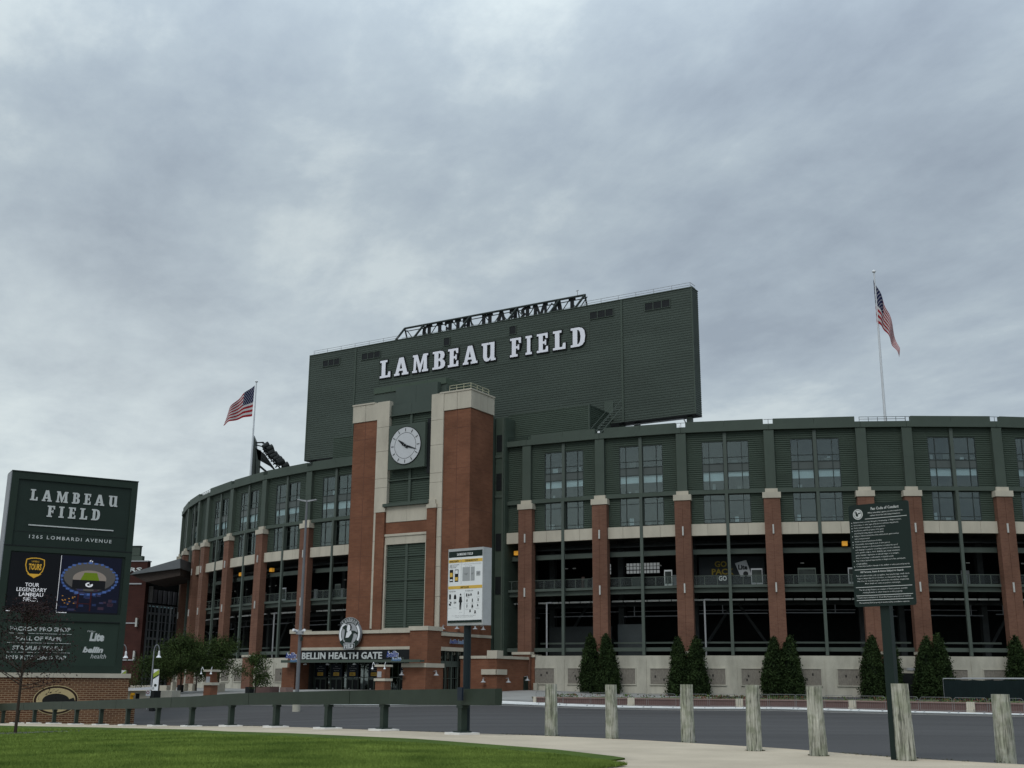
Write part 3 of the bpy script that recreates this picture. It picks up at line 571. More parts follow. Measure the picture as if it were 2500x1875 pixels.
for i, (u0, u1) in ((13, (5.3, 6.9)), (14, (1.0, 4.6))):
    f_ = in_frame(i); k = 0; u_ = u0
    while u_ < u1-.1:
        for z_ in (12.75, 13.15, 13.5): MB().box(f_, u_, u_+.28, 6, 6.05, z_, z_+.3).build('skylight_pane', mat('daylight_pane', (0.50, 0.53, 0.53), .6, .05, emit=.25), st)
        u_ += .36
for i in (13, 15, 17, 8): f_ = in_frame(i); p = MB(); p.tube(f_(1.7, 1.4, 4.1), f_(1.7, 1.4, 9.6), .09, 6).tube(f_(1.7, 1.4, 9.6), f_(2.3, 1.4, 9.6), .09, 6); p.build('downpipe', 'grey', st)
f_ = in_frame(14); MB().box(f_, .8, 3.4, 3, 3.3, 2, 7.4).build('partition', mat('slate_panel', (0.05, 0.06, 0.062), .7, .1), st)
f_ = in_frame(13); MB().box(f_, .8, 7.8, 4, 4.3, 2, 7.3).build('partition', mat('slate_panel2', (0.022, 0.027, 0.028), .7, .1), st)
# white parapet floodlight housings
for i in (14, 15, 3): MB().box(Fr(COLS[i], math.atan2(tn[i][1], tn[i][0])), -.12, .12, -.16, -.1, 26.64, 26.84).build('parapet_light', 'white', st)
# ------------------------------------------------------------------ clock tower
KX, KY = -4.295, 117.5
tw = thing('clock_tower', 'tall red brick tower with pale stone caps and a big round clock', 'tower', (KX, KY, 0), A31)
T = Fr((KX, KY), A31)
TZ0 = 0.1
def pier(u0, u1, side):
    MB().box(T, u0, u1, 0, 4.4, TZ0, 29.5).build('brick_pier', 'brick', tw)
    s_ = MB()
    for z_ in (10.3, 14.6, 18.9, 23.2, 27.5): s_.box(T, u0+.02, u1+.006, -.006, 4.3, z_, z_+.045)
    mu = (u0+u1)/2; s_.box(T, mu-.03, mu+.03, -.008, .1, 7.0, 29.48)
    s_.build('control_joint', mat('joint_line', (0.13, 0.06, 0.042), .9, .1), tw)
pier(-3.36, 0.0, 1); pier(-15.65, -12.27, -1)
# stone caps, panel by panel
for z0, z1 in ((29.52, 31.42),):
    for a, b in ((-3.36, -1.69), (-1.66, -.0)): MB().box(T, a+.01, b+(.10 if b > -.1 else 0), -.10, .4, z0, z1).build('stone_panel', 'cream', tw)
    for a, b in ((-15.75, -13.98), (-13.95, -12.27)): MB().box(T, a+.01, b, -.10, .4, z0, z1).build('stone_panel', 'cream', tw)
    for k in range(3): MB().box(T, -.3, .1, .41+k*1.36, .40+(k+1)*1.36-.03, z0, z1).build('stone_panel', 'cream', tw)
    MB().box(T, -15.75, -15.3, .41, 4.45, z0, z1).build('stone_panel', 'cream', tw)
MB().box(T, -3.37, .06, .2, 4.3, 29.5, 31.35).box(T, -15.6, -12.3, .2, 4.3, 29.5, 31.35).build('cap_core', 'cream', tw)
MB().box(T, -3.9, .17, -.17, 4.5, 31.42, 31.58).box(T, -15.82, -12.7, -.17, 4.5, 31.42, 31.58).build('coping', 'cream', tw)
zb = [7.0, 10.05, 13.1, 16.15, 19.2, 21.9, 22.9, 25.9, 28.6, 31.5]
for za, zc in zip(zb[:-1], zb[1:]):
    lowr = za < 19
    MB().box(T, -4.96 if not lowr else -3.93, -3.375, -.14, .5, za+.02, zc-.01).build('stone_panel', 'cream', tw)
    MB().box(T, -12.255, -10.6 if not lowr else -11.86, -.14, .5, za+.02, zc-.01).build('stone_panel', 'cream', tw)
for a, b, ca, cb2 in ((-5.09, -3.95, -5.1, -3.93), (-11.84, -10.66, -11.86, -10.62)):
    MB().box(T, a, b, -.34, .4, TZ0, 19.2).build('inner_pier', 'brick', tw)
    MB().box(T, ca-.04, cb2+.04, -.4, .3, 19.205, 19.62).build('pier_cap', 'cream', tw); MB().box(T, ca+.12, cb2-.12, -.34, .3, 19.625, 20.1).build('pier_cap', 'cream', tw)
MB().box(T, -10.85, -4.87, -.5, .3, 19.74, 20.05).build('sill_beam', 'green', tw)
for a, b in ((-10.58, -7.87), (-7.85, -5.13)): MB().box(T, a, b, -.12, .4, 18.07, 19.73).build('stone_panel', 'cream', tw)
MB().box(T, -10.62, -5.12, -.06, .4, 16.81, 18.05).build('brick_band', 'brick', tw)
for a, b in ((-10.62, -7.87), (-7.85, -5.12)): MB().box(T, a, b, -.12, .4, 15.70, 16.55).build('stone_panel', 'cream', tw)
MB().box(T, -10.64, -5.1, -.22, .4, 16.56, 16.80).build('stone_sill', 'cream', tw)
MB().box(T, -10.63, -10.43, -.16, .3, 6.75, 15.69).box(T, -5.3, -5.10, -.16, .3, 6.75, 15.69).box(T, -10.43, -5.3, -.2, .3, 6.75, 7.02).build('stone_surround', 'cream', tw)
lv = MB(); lv.ribs(T, -10.43, -7.98, .14, 7.02, 15.69, .24, .06); lv.ribs(T, -7.66, -5.3, .14, 7.02, 15.69, .24, .06)
lo_ = lv.build('louvre_panel', 'siding', tw)
MB().box(T, -7.98, -7.66, .0, .2, 7.02, 15.69).box(T, -10.43, -5.3, -.02, .12, 9.9, 10.02).box(T, -10.43, -5.3, -.03, .12, 11.9, 12.0).box(T, -10.43, -5.3, -.02, .12, 14.4, 14.48).build('louvre_mullion', 'green', lo_)
up = MB(); up.ribs(T, -10.62, -5.0, .35, 20.05, 29.8, .24, .05)
uo = up.build('louvre_panel', 'siding', tw)
MB().box(T, -7.95, -7.65, .12, .34, 20.05, 29.75).box(T, -10.6, -5.0, .1, .34, 22.55, 22.66).box(T, -10.6, -5.0, .0, .34, 29.72, 29.84).build('louvre_mullion', 'green', uo)
for a, b in ((-10.6, -7.85), (-7.83, -4.98)):
    for za, zc in ((29.86, 31.0), (31.02, 33.2)): MB().box(T, a, b, .2 if zc < 32 else .9, 1.6, za, zc).build('wall_panel', 'panelgreen', tw)
ck = MB().box(T, -10.27, -5.45, -.5, .3, 23.67, 28.53).build('clock_panel', 'green', tw)
MB().box(T, -5.44, -5.02, -.1, .3, 23.0, 28.9).build('recess_grille', 'black', tw)
cd = MB(); cd.disc(T, -7.98, -.58, 26.15, 2.02, 64, th=.08); cdo = cd.build('clock_face', 'clock', tw)
MB().disc(T, -7.98, -.585, 26.15, 1.43, 64, r2=1.385, th=0).disc(T, -7.98, -.585, 26.15, 2.06, 64, r2=2.0, th=.08).build('clock_ring', 'black', cdo)
for k in range(12):
    t = 2*math.pi*k/12; q = MB(); r0, r1 = 1.55, 1.88
    q.tube(T(-7.98+r0*math.sin(t), -.60, 26.15+r0*math.cos(t)), T(-7.98+r1*math.sin(t), -.60, 26.15+r1*math.cos(t)), .035, 6); q.build('hour_mark', 'black', cdo)
def hand(ang, ln, w_, back):
    t = R(ang); su, cu = math.sin(t), math.cos(t); P = lambda l, s_: T(-7.98+l*su+s_*cu, -.64, 26.15+l*cu-s_*su)
    MB().quad(P(-back, -w_*1.3), P(ln*.35, -w_*1.5), P(ln, -w_*.25), P(ln, w_*.25), P(ln*.35, w_*1.5), P(-back, w_*1.3)).build('clock_hand', 'black', cdo)
hand(306, 1.15, .10, .45); hand(109, 1.62, .07, .4)
MB().disc(T, -7.98, -.66, 26.15, .22, 24, r2=.19).build('clock_hub', 'grey', cdo)
MB().box(T, -14.2, -4.3, 1.62, 8, 28, 33.0).build('plant_room', 'panelgreen', tw)
for k in range(4): a = -14.2+k*2.48; MB().box(T, a+.01, a+2.47, 1.5, 8, 33.02, 33.7).build('plant_room_trim', mat('trim_green', (0.064, 0.088, 0.066), .6, .06), tw)
MB().box(T, -14.1, -.1, .6, 6.8, TZ0, 29.3).build('tower_core', 'siding', tw)
r_ = MB()
for z_ in (31.9, 32.2): r_.tube(T(-2.8, 0.1, z_), T(-.1, 0.1, z_), .03, 5).tube(T(-.1, .1, z_), T(-.1, 3.6, z_), .03, 5)
for u_, n_ in ((-2.8, .1), (-1.9, .1), (-1, .1), (-.1, .1), (-.1, 1.3), (-.1, 2.4), (-.1, 3.6)): r_.tube(T(u_, n_, 31.55), T(u_, n_, 32.2), .03, 5)
r_.build('roof_railing', mat('cream_rail', (0.45, 0.43, 0.30), .6, .05), tw)
# green link between tower and grandstand with its narrow windows
MB().box(T, .02, 1.2, 4.95, 12, TZ0, 29.3).build('link_wall', 'siding', tw)
for z_ in (25.6, 21.4, 15.0, 10.5): MB().box(T, .15, .85, 4.88, 4.94, z_, z_+1.8).build('link_window', 'black', tw)
MB().box(T, .02, .98, 4.86, 4.94, 24.9, 25.2).box(T, .02, .98, 4.86, 4.94, 20.6, 20.9).box(T, .9, 1.1, 4.8, 4.96, 4, 29.2).build('link_trim', 'green', tw)

# ------------------------------------------------------------------ scoreboard block
sb = thing('scoreboard_building', 'huge dark green scoreboard block with large white letters on its back', 'scoreboard', tuple(T(-6, 12.8, 26)), A31)
S = Fr(T(0, 12, 0), A31)
b_ = MB()
for u0, u1 in ((-33.4, -25.8), (-25.55, 11.72), (11.98, 20.2)): b_.ribs(S, u0, u1, 0, 28.95, 42.8, .28, .026)
b_.build('siding', 'bbgreen', sb)
sd_ = MB(); SF = Fr(S(20.2, 0, 0), A31+math.pi/2); sd_.ribs(SF, 0, 1.65, .0, 28.95, 42.8, .23, .035); sd_.build('side_siding', 'bbgreen', sb)
MB().box(S, -33.35, 20.15, .04, 1.65, 28.92, 42.82).build('core', 'bbgreen', sb)
for a_ in ((-25.8, -25.57, -.1, .03, 28.95, 42.78), (11.74, 11.96, -.1, .03, 28.95, 42.78), (20.12, 20.26, -.06, .03, 28.92, 42.83), (-33.46, -33.3, -.06, .03, 28.92, 42.83)): MB().box(S, *a_).build('vertical_trim', 'green', sb)
MB().box(S, -33.46, 20.26, -.07, 1.7, 42.83, 42.93).build('top_trim', 'green', sb)
MB().box(S, -33.45, 20.25, -.02, 1.66, 28.86, 28.915).build('soffit', 'black', sb)
MB().box(S, -21.9, 7.82, -.055, -.04, 37.6, 37.68).box(S, -21.9, 7.82, -.055, -.04, 40.78, 40.86).box(S, -21.9, -21.82, -.055, -.04, 37.68, 40.78).box(S, 7.74, 7.82, -.055, -.04, 37.68, 40.78).build('sign_border', 'green', sb)
for ch, a, c in [('L', -21.7, -19.95), ('A', -19.47, -17.17), ('M', -16.7, -14.21), ('B', -13.67, -11.7), ('E', -11.4, -9.77), ('A', -9.24, -7.04), ('U', -6.59, -4.51), ('F', -2.64, -1.04), ('I', -0.54, 0.43), ('E', 0.98, 2.57), ('L', 3.1, 4.85), ('D', 5.4, 7.37)]:
    a += .12; c -= .0
    l_ = MB(); put_slab(l_, S, ch, a, c, 38.2, 40.45, -.17, .04); lo_ = l_.build('letter', 'letter', sb)
    l_ = MB(); put_slab(l_, S, ch, a, c, 38.2, 40.45, -.06, .10, offset=.045); l_.build('letter_outline_case', 'black', lo_)  # black outline case set just behind each white letter
def vent(u0, u1, z0, z1, n_):
    o_ = MB().box(S, u0, u1, -.07, -.052, z0, z1).build('vent', 'black', sb)
    q = MB()
    for k in range(n_+1): u_ = u0+(u1-u0)*k/n_; q.box(S, u_-.04, u_+.04, -.11, -.071, z0, z1)
    q.box(S, u0-.04, u1+.04, -.11, -.052, z0-.06, z0).box(S, u0-.04, u1+.04, -.11, -.052, z1, z1+.06)
    q.build('vent_frame', 'green', o_)
for q in ((-31.1, -28.3, 41.03, 41.83, 3), (-24.7, -21.73, 41.05, 41.85, 3), (7.9, 10.85, 41.2, 42.0, 3), (14.69, 17.7, 41.1, 41.9, 3), (-12.07, -11.13, 41.05, 42.0, 1), (-2.73, -1.78, 41.05, 42.0, 1)): vent(*q)
r_ = MB()
for u0, u1 in ((-32.9, -19.2), (7.1, 20.0)):
    for z_ in (43.2, 43.48): r_.tube(S(u0, .15, z_), S(u1, .15, z_), .028, 5)
    n_ = round((u1-u0)/2.3)
    for k in range(n_+1): r_.tube(S(u0+(u1-u0)*k/n_, .15, 42.9), S(u0+(u1-u0)*k/n_, .15, 43.48), .028, 5)
for z_ in (43.2, 43.48): r_.tube(S(20, .15, z_), S(20, 1.5, z_), .028, 5).tube(S(-19.2, .9, z_-.1), S(7, .9, z_-.1), .028, 5)
r_.build('roof_railing', 'grey', sb)
tr = MB()
tr.tube(S(-18.6, .7, 44.5), S(7.0, .7, 44.5), .13, 6); tr.tube(S(-18.6, .9, 44.15), S(7.0, .9, 44.15), .06, 5)
ks = [-18.6, -15.9, -8.9, -2.0, 5.0-.0, 7.0]; ks = [-18.6, -15.7, -8.8, -2.1, 3.6, 6.9]
for k in ks: tr.tube(S(k, .7, 44.5), S(k-1.0, .15, 42.9), .14, 6); tr.tube(S(k, .7, 44.5), S(k, 1.4, 42.9), .11, 6)
xs = np.linspace(-18.6, 7, 12)
for a, b in zip(xs[:-1], xs[1:]): tr.tube(S(a, 1.1, 44.4), S((a+b)/2, 1.1, 42.95), .06, 5); tr.tube(S((a+b)/2, 1.1, 42.95), S(b, 1.1, 44.4), .06, 5)
tr.build('sign_truss', mat('truss_dark', (0.035, 0.045, 0.042), .6, .1), sb)
word = 'LAMBEAU FIELD'[::-1]; u_ = -16.0
for ch in word:
    if ch == ' ': u_ += 1.1; continue
    wd = max(p[0] for p in SLAB[ch][0])*2.1
    l_ = MB(); put_slab(l_, S, ch, u_, u_+wd, 42.7, 44.42, .95, .1, mirror=True); l_.build('reversed_letter', 'black', sb); u_ += wd+.28
sp_ = MB().tube(S(5.9, .8, 44.5), S(5.9, .8, 45.2), .04, 5).tube(S(5.75, .8, 45.2), S(6.05, .8, 45.25), .05, 5); sp_.build('antenna', 'grey', sb)
for u_ in (19.2, 11.3, 13.1, -32.6, -26, -18, -8, 2): MB().box(S, u_-.25, u_+.25, .5, 1.1, 24, 28.8).build('support_post', 'green2', sb)
MB().tube(S(12, .3, 28.6), S(18.7, .3, 28.6), .07, 6).tube(S(18.7, .3, 28.6), S(18.9, .3, 28.2), .07, 6).tube(S(-33, .8, 28.75), S(-31.5, .8, 26), .1, 6).build('pipework', 'galv', sb)
# plant boxes on the roof in front of the scoreboard
ph = thing('roof_penthouse', 'ribbed green roof box between the clock tower and the scoreboard corner', 'penthouse', tuple(T(5, 9, 26)), A31)
p_ = MB(); PH = Fr(T(0, 7, 0), A31); p_.ribs(PH, .35, 10.3, 0, 25, 29.95, .21, .035); p_.build('front_siding', 'siding', ph)
p_ = MB(); p_.ribs(Fr(T(10.3, 7, 0), A31+math.pi/2), 0, 4.9, 0, 25, 29.95, .21, .035); p_.build('side_siding', 'siding', ph)
p_ = MB(); p_.ribs(Fr(T(.35, 5.3, 0), A31+math.pi/2), 0, 1.75, 0, 25.5, 29.4, .21, .035); p_.build('side_siding', 'siding', ph)
MB().box(PH, .4, 10.25, .05, 4.9, 25, 29.94).build('core', 'siding', ph); MB().box(PH, .3, 10.36, -.06, 4.95, 29.96, 30.05).box(PH, 10.2, 10.36, -.06, .1, 25, 29.95).build('edge_trim', 'green', ph)
sl_ = thing('roof_stair', 'steep green steel ladder stair climbing to the scoreboard door', 'stair', tuple(T(11.6, 10, 26)), A31)
q = MB()
for n_ in (0, .75): q.tube(T(10.9+n_, 6.2, 26.3), T(11.6+n_, 10.6, 30.2), .05, 5); q.tube(T(10.9+n_, 6.2, 27.2), T(11.6+n_, 10.6, 31.1), .03, 5)
q.build('stringer', 'green2', sl_)
for k in range(11):
    t = k/11; MB().tube(T(10.9+.7*t, 6.2+4.4*t, 26.35+3.9*t), T(11.65+.7*t, 6.2+4.4*t, 26.35+3.9*t), .05, 4).build('tread', 'green2', sl_)
MB().box(S, 9.6, 10.7, -.12, -.05, 29.3, 31.4).build('access_door', 'green', sb)
lb_ = thing('roof_plant_box', 'ribbed green box on the roof left of the brick tower', 'plant box', tuple(T(-21, 9, 26)), A31)
p_ = MB(); p_.ribs(Fr(T(0, 7.5, 0), A31), -24.9, -16, 0, 24, 30.1, .21, .035); p_.build('front_siding', 'siding', lb_); MB().box(T, -24.85, -16, 7.55, 11.9, 24, 30.08).build('core', 'siding', lb_); MB().box(T, -24.95, -16, 7.44, 12, 30.1, 30.2).build('edge_trim', 'green', lb_)

# ------------------------------------------------------------------ entrance gate block
gt = thing('entrance_gate', 'low brick entrance gate with pale stone bands and dark glass doors', 'gate', tuple(T(-9, -6.4, 0)), A31)
G = Fr(T(0, -6.4, 0), A31)
MB().box(G, -17.0, -2.1, .02, 1.0, 4.92, 6.2).build('brick_fascia', 'brick', gt)
for a, b in ((-17.0, -13.3), (-13.28, -9.6), (-9.58, -5.9), (-5.88, -2.1)):
    MB().box(G, a, b, -.18, 1.1, 6.205, 6.52).build('stone_coping', 'cream', gt); MB().box(G, a, b, -.10, .9, 4.64, 4.915).build('stone_lintel', 'cream', gt)
MB().box(G, -17.3, -15.9, -.25, 1.2, .1, 6.3).build('brick_pier', 'brick', gt); MB().box(G, -17.4, -15.85, -.35, 1.3, 6.31, 6.72).build('pier_cap', 'cream', gt)
MB().box(G, -2.08, -.0, -.35, 1.9, .1, 6.38).build('brick_pier', 'brick', gt); MB().box(G, -2.2, .1, -.45, 2.0, 6.385, 6.78).build('pier_cap', 'cream', gt)
MB().box(G, -2.5, .16, -.75, 2.1, .1, 2.95).build('pier_base', 'brick', gt); MB().box(G, -2.62, .24, -.87, 2.2, 2.955, 3.34).build('base_cap', 'cream', gt)
MB().box(G, -17.9, -16.2, -.6, .9, .1, 2.95).build('pier_base', 'brick', gt)
MB().box(G, -17, -.3, .9, 6.3, 6.2, 6.4).box(G, -17, -16.6, 1, 6.3, 0, 6.2).build('roof', 'slab', gt)
sg = MB().box(G, -15.88, -2.12, -.05, .3, 3.7, 4.63).build('sign_fascia', 'black', gt)
q = MB(); put_text(q, G, 'BELLIN HEALTH GATE', -15.72, -5.5, 3.76, 4.43, -.12, bold=.03, space=1.05, th=.06); q.build('lettering', 'offwhite', sg)
# canopy
cn = MB().box(G, -17.2, .1, -1.5, -.06 if False else -.9, 3.44, 3.62).box(G, -17.2, -2.65, -.9, -.06, 3.44, 3.62).box(G, -17.2, .1, -1.62, -1.5, 3.40, 3.66).build('canopy', 'green', gt)
def bellin(u0, n_, z0, fr=G, w_=1.75, parent=cn, nm='clinic_sign'):
    a = MB(); put_text(a, fr, 'bellin', u0, u0+w_*.8, z0+.36, z0+.95, n_, bold=.07, shear=.28, th=.05); o_ = a.build(nm, 'white', parent)
    a = MB(); put_text(a, fr, 'bellin', u0+.02, u0+w_*.8-.02, z0+.38, z0+.93, n_-.06, bold=.02, shear=.28, th=.02); a.build('lettering', 'blue', parent)
    a = MB(); put_text(a, fr, 'health', u0+w_*.35, u0+w_, z0, z0+.36, n_, bold=.06, shear=.28, th=.05); a.build('lettering', 'white', parent)
    a = MB(); put_text(a, fr, 'health', u0+w_*.35+.02, u0+w_-.02, z0+.02, z0+.34, n_-.06, bold=.0, shear=.28, th=.02); a.build('lettering', 'skyblue', parent)
bellin(-16.6, -1.55, 3.45); bellin(-3.85, -1.55, 3.5)
MB().box(G, -2.6, -2.3, -1.5, -.9, 3.67, 3.9).build('canopy_light', 'green2', cn)
for u_ in (-14.5, -11.6, -8.2, -5.4): MB().lathe(G(u_, -1.0, 3.2), [(0.02, .2), (.16, .08), (.18, 0)], 10).build('downlight', 'white', cn)
# glazing with doors
gz_ = MB().box(G, -15.85, -2.15, 2.0, 2.08, .3, 3.7).build('glazing', 'darkglass', gt)
q = MB()
for k in range(20): u_ = -15.8+13.6*k/19; q.box(G, u_-.03, u_+.03, 1.93, 1.99, .3, 3.7)
q.box(G, -15.85, -2.15, 1.92, 1.99, 2.0, 2.08).build('glazing_bars', 'green2', gz_)
MB().box(G, -15.8, -2.2, 5.5, 5.6, .2, 6).build('lobby_wall', 'dark', gt)
for j, uc in enumerate((-14.85, -12.75, -10.65, -7.95, -4.05)):
    d_ = MB().box(G, uc-.75, uc-.67, 1.82, 1.95, .3, 1.9).box(G, uc+.67, uc+.75, 1.82, 1.95, .3, 1.9).box(G, uc-.75, uc+.75, 1.82, 1.95, 1.8, 1.97).box(G, uc-.07, uc+.07, 1.82, 1.95, .3, 1.8).build('double_door', 'green2', gt)
    MB().box(G, uc-.66, uc-.08, 1.88, 1.9, .32, 1.79).build('door_pane', 'black', d_); MB().box(G, uc+.08, uc+.66, 1.88, 1.9, .32, 1.79).build('door_pane', 'black', d_)
    MB().box(G, uc-.52, uc-.38, 1.84, 1.87, .65, .98).build('notice', 'offwhite', d_)
    p_ = MB().box(G, uc-.72, uc+.72, 1.8, 1.86, 2.05, 3.3).build('door_header_sign', mat('navy_black', (.012, .018, .026), .5, .1), gt)
    q = MB(); 
    for tx, z_, hw_ in (('Entry', 3.02, .2), ('& Purchasing', 2.83, .48), ('Entrance', 2.62, .32)): put_text(q, G, tx, uc-hw_, uc+hw_, z_, z_+.12, 1.79, bold=.01)
    q.build('lettering', 'grey', p_)
    if j < 4:
        MB().box(G, uc-.36, uc+.36, 1.76, 1.79, 2.18, 2.5).build('lane_label', 'gold', p_); q = MB(); put_text(q, G, 'LANE %d' % (j+1), uc-.26, uc+.26, 2.27, 2.41, 1.75, bold=.02); q.build('lettering', 'black', p_)
    else: q = MB(); put_text(q, G, '4', uc-.05, uc+.05, 2.3, 2.5, 1.79); q.build('lettering', 'grey', p_)
# side return to the tower
SD = Fr(G(0, 1.9, 0), A31+math.pi/2)     # u runs back along the side, its face looks right
MB().box(SD, 0, 4.45, .05, .5, 4.92, 5.95).build('brick_fascia', 'brick', gt); MB().box(SD, 0, 4.45, -.12, .6, 5.955, 6.28).build('stone_coping', 'cream', gt); MB().box(SD, 0, 4.45, -.06, .6, 4.55, 4.915).build('stone_lintel', 'cream', gt)
go = MB().box(SD, 0, 4.45, .35, .42, .2, 4.54).build('side_glazing', 'darkglass', gt)
q = MB()
for k in range(5): q.box(SD, k*1.1-.05, k*1.1+.08, .2, .34, .2, 4.54)
for k in range(12): q.box(SD, k*.38, k*.38+.03, .3, .34, .2, 4.54)
q.box(SD, 0, 4.4, .25, .34, 3.05, 3.6).box(SD, 0, 4.4, .27, .34, 1.95, 2.0).build('glazing_bars', 'green2', go)
q = MB(); put_text(q, SD, 'bellin', 1.4, 2.75, 5.25, 5.7, -.02, bold=.06, shear=.2, th=.05); put_text(q, SD, 'health', 2.8, 4.1, 5.25, 5.7, -.02, bold=.04, shear=.2, th=.05); so = q.build('clinic_sign', 'grey', gt)
q = MB(); put_text(q, SD, 'bellin', 1.42, 2.73, 5.27, 5.68, -.08, bold=.02, shear=.2); q.build('lettering', 'blue', so); q = MB(); put_text(q, SD, 'health', 2.82, 4.08, 5.27, 5.68, -.08, shear=.2); q.build('lettering', 'skyblue', so)
TS = Fr(T(0, 0, 0), A31+math.pi/2)
MB().box(TS, 0.0, 4.42, -.09, -.003, 6.0, 6.28).build('stone_band', 'cream', tw)
# emblem on the gate
em = thing('round_emblem_sign', 'round black and white emblem sign with a throwing player above the gate letters', 'sign', tuple(G(-9.3, -.3, 6.25)), A31)
ec, ez = -9.35, 6.27
e_ = MB(); e_.disc(G, ec, -.5, ez, 1.27, 56, th=.25); eo = e_.build('backing_disc', 'galv', em)
MB().disc(G, ec, -.51, ez, 1.20, 56).build('white_field', 'white', em)
MB().disc(G, ec, -.515, ez, 1.0, 48, r2=.94).build('inner_ring', 'darkgreen', em)
MB().disc(G, ec, -.512, ez, .94, 48).build('inner_field', 'grey', em)
def arc_ribbon(r0, r1, a0, a1, n_, mt, nm, cz=0.0):
    q = MB(); K_ = 16
    for k in range(K_):
        t0, t1 = R(a0+(a1-a0)*k/K_), R(a0+(a1-a0)*(k+1)/K_); P = lambda r, t: G(ec+r*math.sin(t), n_, ez+cz+r*math.cos(t)); q.quad(P(r0, t0), P(r1, t0), P(r1, t1), P(r0, t1))
    q.build(nm, mt, em)
arc_ribbon(.95, 1.50, -48, 48, -.53, 'grey', 'ribbon_edge'); arc_ribbon(1.0, 1.45, -46, 46, -.54, 'darkgreen', 'ribbon')
MB().poly(G, [(ec-.62, 4.87), (ec+.62, 4.87), (ec+.66, 5.42), (ec-.66, 5.42)], -.53).build('name_plate_edge', 'grey', em); MB().poly(G, [(ec-.57, 4.92), (ec+.57, 4.92), (ec+.60, 5.37), (ec-.60, 5.37)], -.54).build('name_plate', 'darkgreen', em)
arc_ribbon(.92, 1.32, 122, 150, -.525, 'darkgreen', 'ribbon'); arc_ribbon(.92, 1.32, 210, 238, -.525, 'darkgreen', 'ribbon')
q = MB(); slab_word(q, G, 'FIELD', ec-.5, ec+.5, 4.97, 5.32, -.56, .02); q.build('lettering', 'white', em)
q = MB()
for k, ch in enumerate('LAMBEAU'):
    t = R(-36+12*k); c0 = G(ec+1.07*math.sin(t), 0, 0); fu = (math.cos(t), -math.sin(t)); v_, f_ = slab_geo(ch); wd = max(p[0] for p in SLAB[ch][0]); k0 = len(q.v)
    for x, y, zc in v_:
        a_ = (x/wd-.5)*.25; b_ = y*.32
        q.v.append(tuple(G(ec+1.07*math.sin(t)+a_*math.cos(t)+b_*math.sin(t), -.56, ez+1.07*math.cos(t)-a_*math.sin(t)+b_*math.cos(t))))
    for fc in f_: q.f.append(tuple(k0+i for i in fc)); q.mi.append(0)
q.build('lettering', 'white', em)
def blob(pts, mt, nm, n_): MB().poly(G, [(ec+x, ez+z) for x, z in pts], n_).build(nm, mt, em)
blob([(-.5, -.72), (.25, -.78), (.42, -.3), (.5, .05), (.95, .12), (1.0, -.0), (.8, -.05), (.55, .28), (.2, .3), (-.35, -.1)], 'darkgreen', 'player_jersey', -.55)
blob([(-.62, -.5), (-.4, -.62), (-.28, .2), (-.3, .72), (-.55, .85), (-.85, .62), (-.7, .45), (-.52, .4)], 'darkgreen', 'player_arm', -.552)
blob([(-.4, -.35), (-.05, -.3), (.28, .05), (.2, .32), (-.05, .2), (-.32, .12)], 'white', 'player_chest', -.556)
blob([(-.28, .25), (.0, .12), (.14, .35), (.14, .75), (-.05, .85), (-.22, .75), (-.3, .5)], 'white', 'player_face', -.558)
blob([(.02, .25), (.2, .35), (.26, .65), (.1, .88), (-.1, .9), (.08, .72), (.1, .45)], 'black', 'player_hair', -.562)
blob([(-.85, .6), (-.62, .75), (-.35, .85), (-.6, .95), (-.85, .85)], 'white', 'player_hand', -.558)
em.scale = (1.08, 1.08, 1.08); em.location.z -= .1
# ------------------------------------------------------------------ brick annex right of the gate
an = thing('brick_annex', 'low brick wall block with pale caps right of the gate', 'annex', tuple(T(4.4, -1.4, 0)), A31)
AF = Fr(T(0, -1.4, 0), A31)
MB().box(AF, .2, 4.4, 0, 1.2, -.2, 3.85).build('front_wall', 'brick', an); MB().box(AF, .15, 3.3, -.1, .9, 3.853, 4.12).build('coping', 'cream', an)
AS = Fr(T(4.4, -1.4, 0), A31+math.pi/2)
MB().box(AS, 0, 6.3, .01, 1.0, -.2, 3.85).build('side_wall', 'brick', an); MB().box(AS, 1.05, 6.3, -.1, .8, 3.853, 4.12).build('coping', 'cream', an)
MB().box(AF, 3.35, 4.5, -.12, 1.0, 3.853, 4.62).build('corner_block', 'cream', an)
MB().box(AF, 2.75, 4.62, -.2, .0, 2.35, 2.85).box(AS, -.2, 1.6, -.2, .0, 2.35, 2.85).build('stone_band', 'cream', an)
MB().box(AS, 5.0, 5.9, -.02, .005, .5, 2.2).build('side_door', 'darkgreen', an)
MB().box(AS, 6.3, 7.6, -.5, .6, -.2, 4.1).build('end_pier', 'brick', an); MB().box(AS, 6.2, 7.7, -.6, .7, 4.11, 4.36).build('end_pier_cap', 'cream', an)
MB().box(AS, 6.1, 8.0, -.9, -.5, -.2, 1.6).build('end_block', 'concrete', an)
def gooseneck(fr, u_, z_, n0, parent, nm='wall_lamp', s_=1.0):
    q = MB(); q.tube(fr(u_, n0, z_+.25*s_), fr(u_, n0-.35*s_, z_+.3*s_), .025, 6).tube(fr(u_, n0-.35*s_, z_+.3*s_), fr(u_, n0-.35*s_, z_+.1*s_), .03, 6); q.lathe(fr(u_, n0-.35*s_, z_-.12*s_), [(.26*s_, 0), (.24*s_, .03*s_), (.09*s_, .14*s_), (.07*s_, .28*s_), (.02, .3*s_)], 12)
    return q.build(nm, 'grey', parent)
gooseneck(AF, 3.1, 1.75, -.0, an); gooseneck(AS, 1.6, 1.75, 0, an); gooseneck(AS, 5.2, 1.95, 0, an)
gooseneck(G, -2.35, 2.35, -.75, gt); gooseneck(Fr(G(.16, -.4, 0), A31+math.pi/2), .9, 2.35, 0, gt)
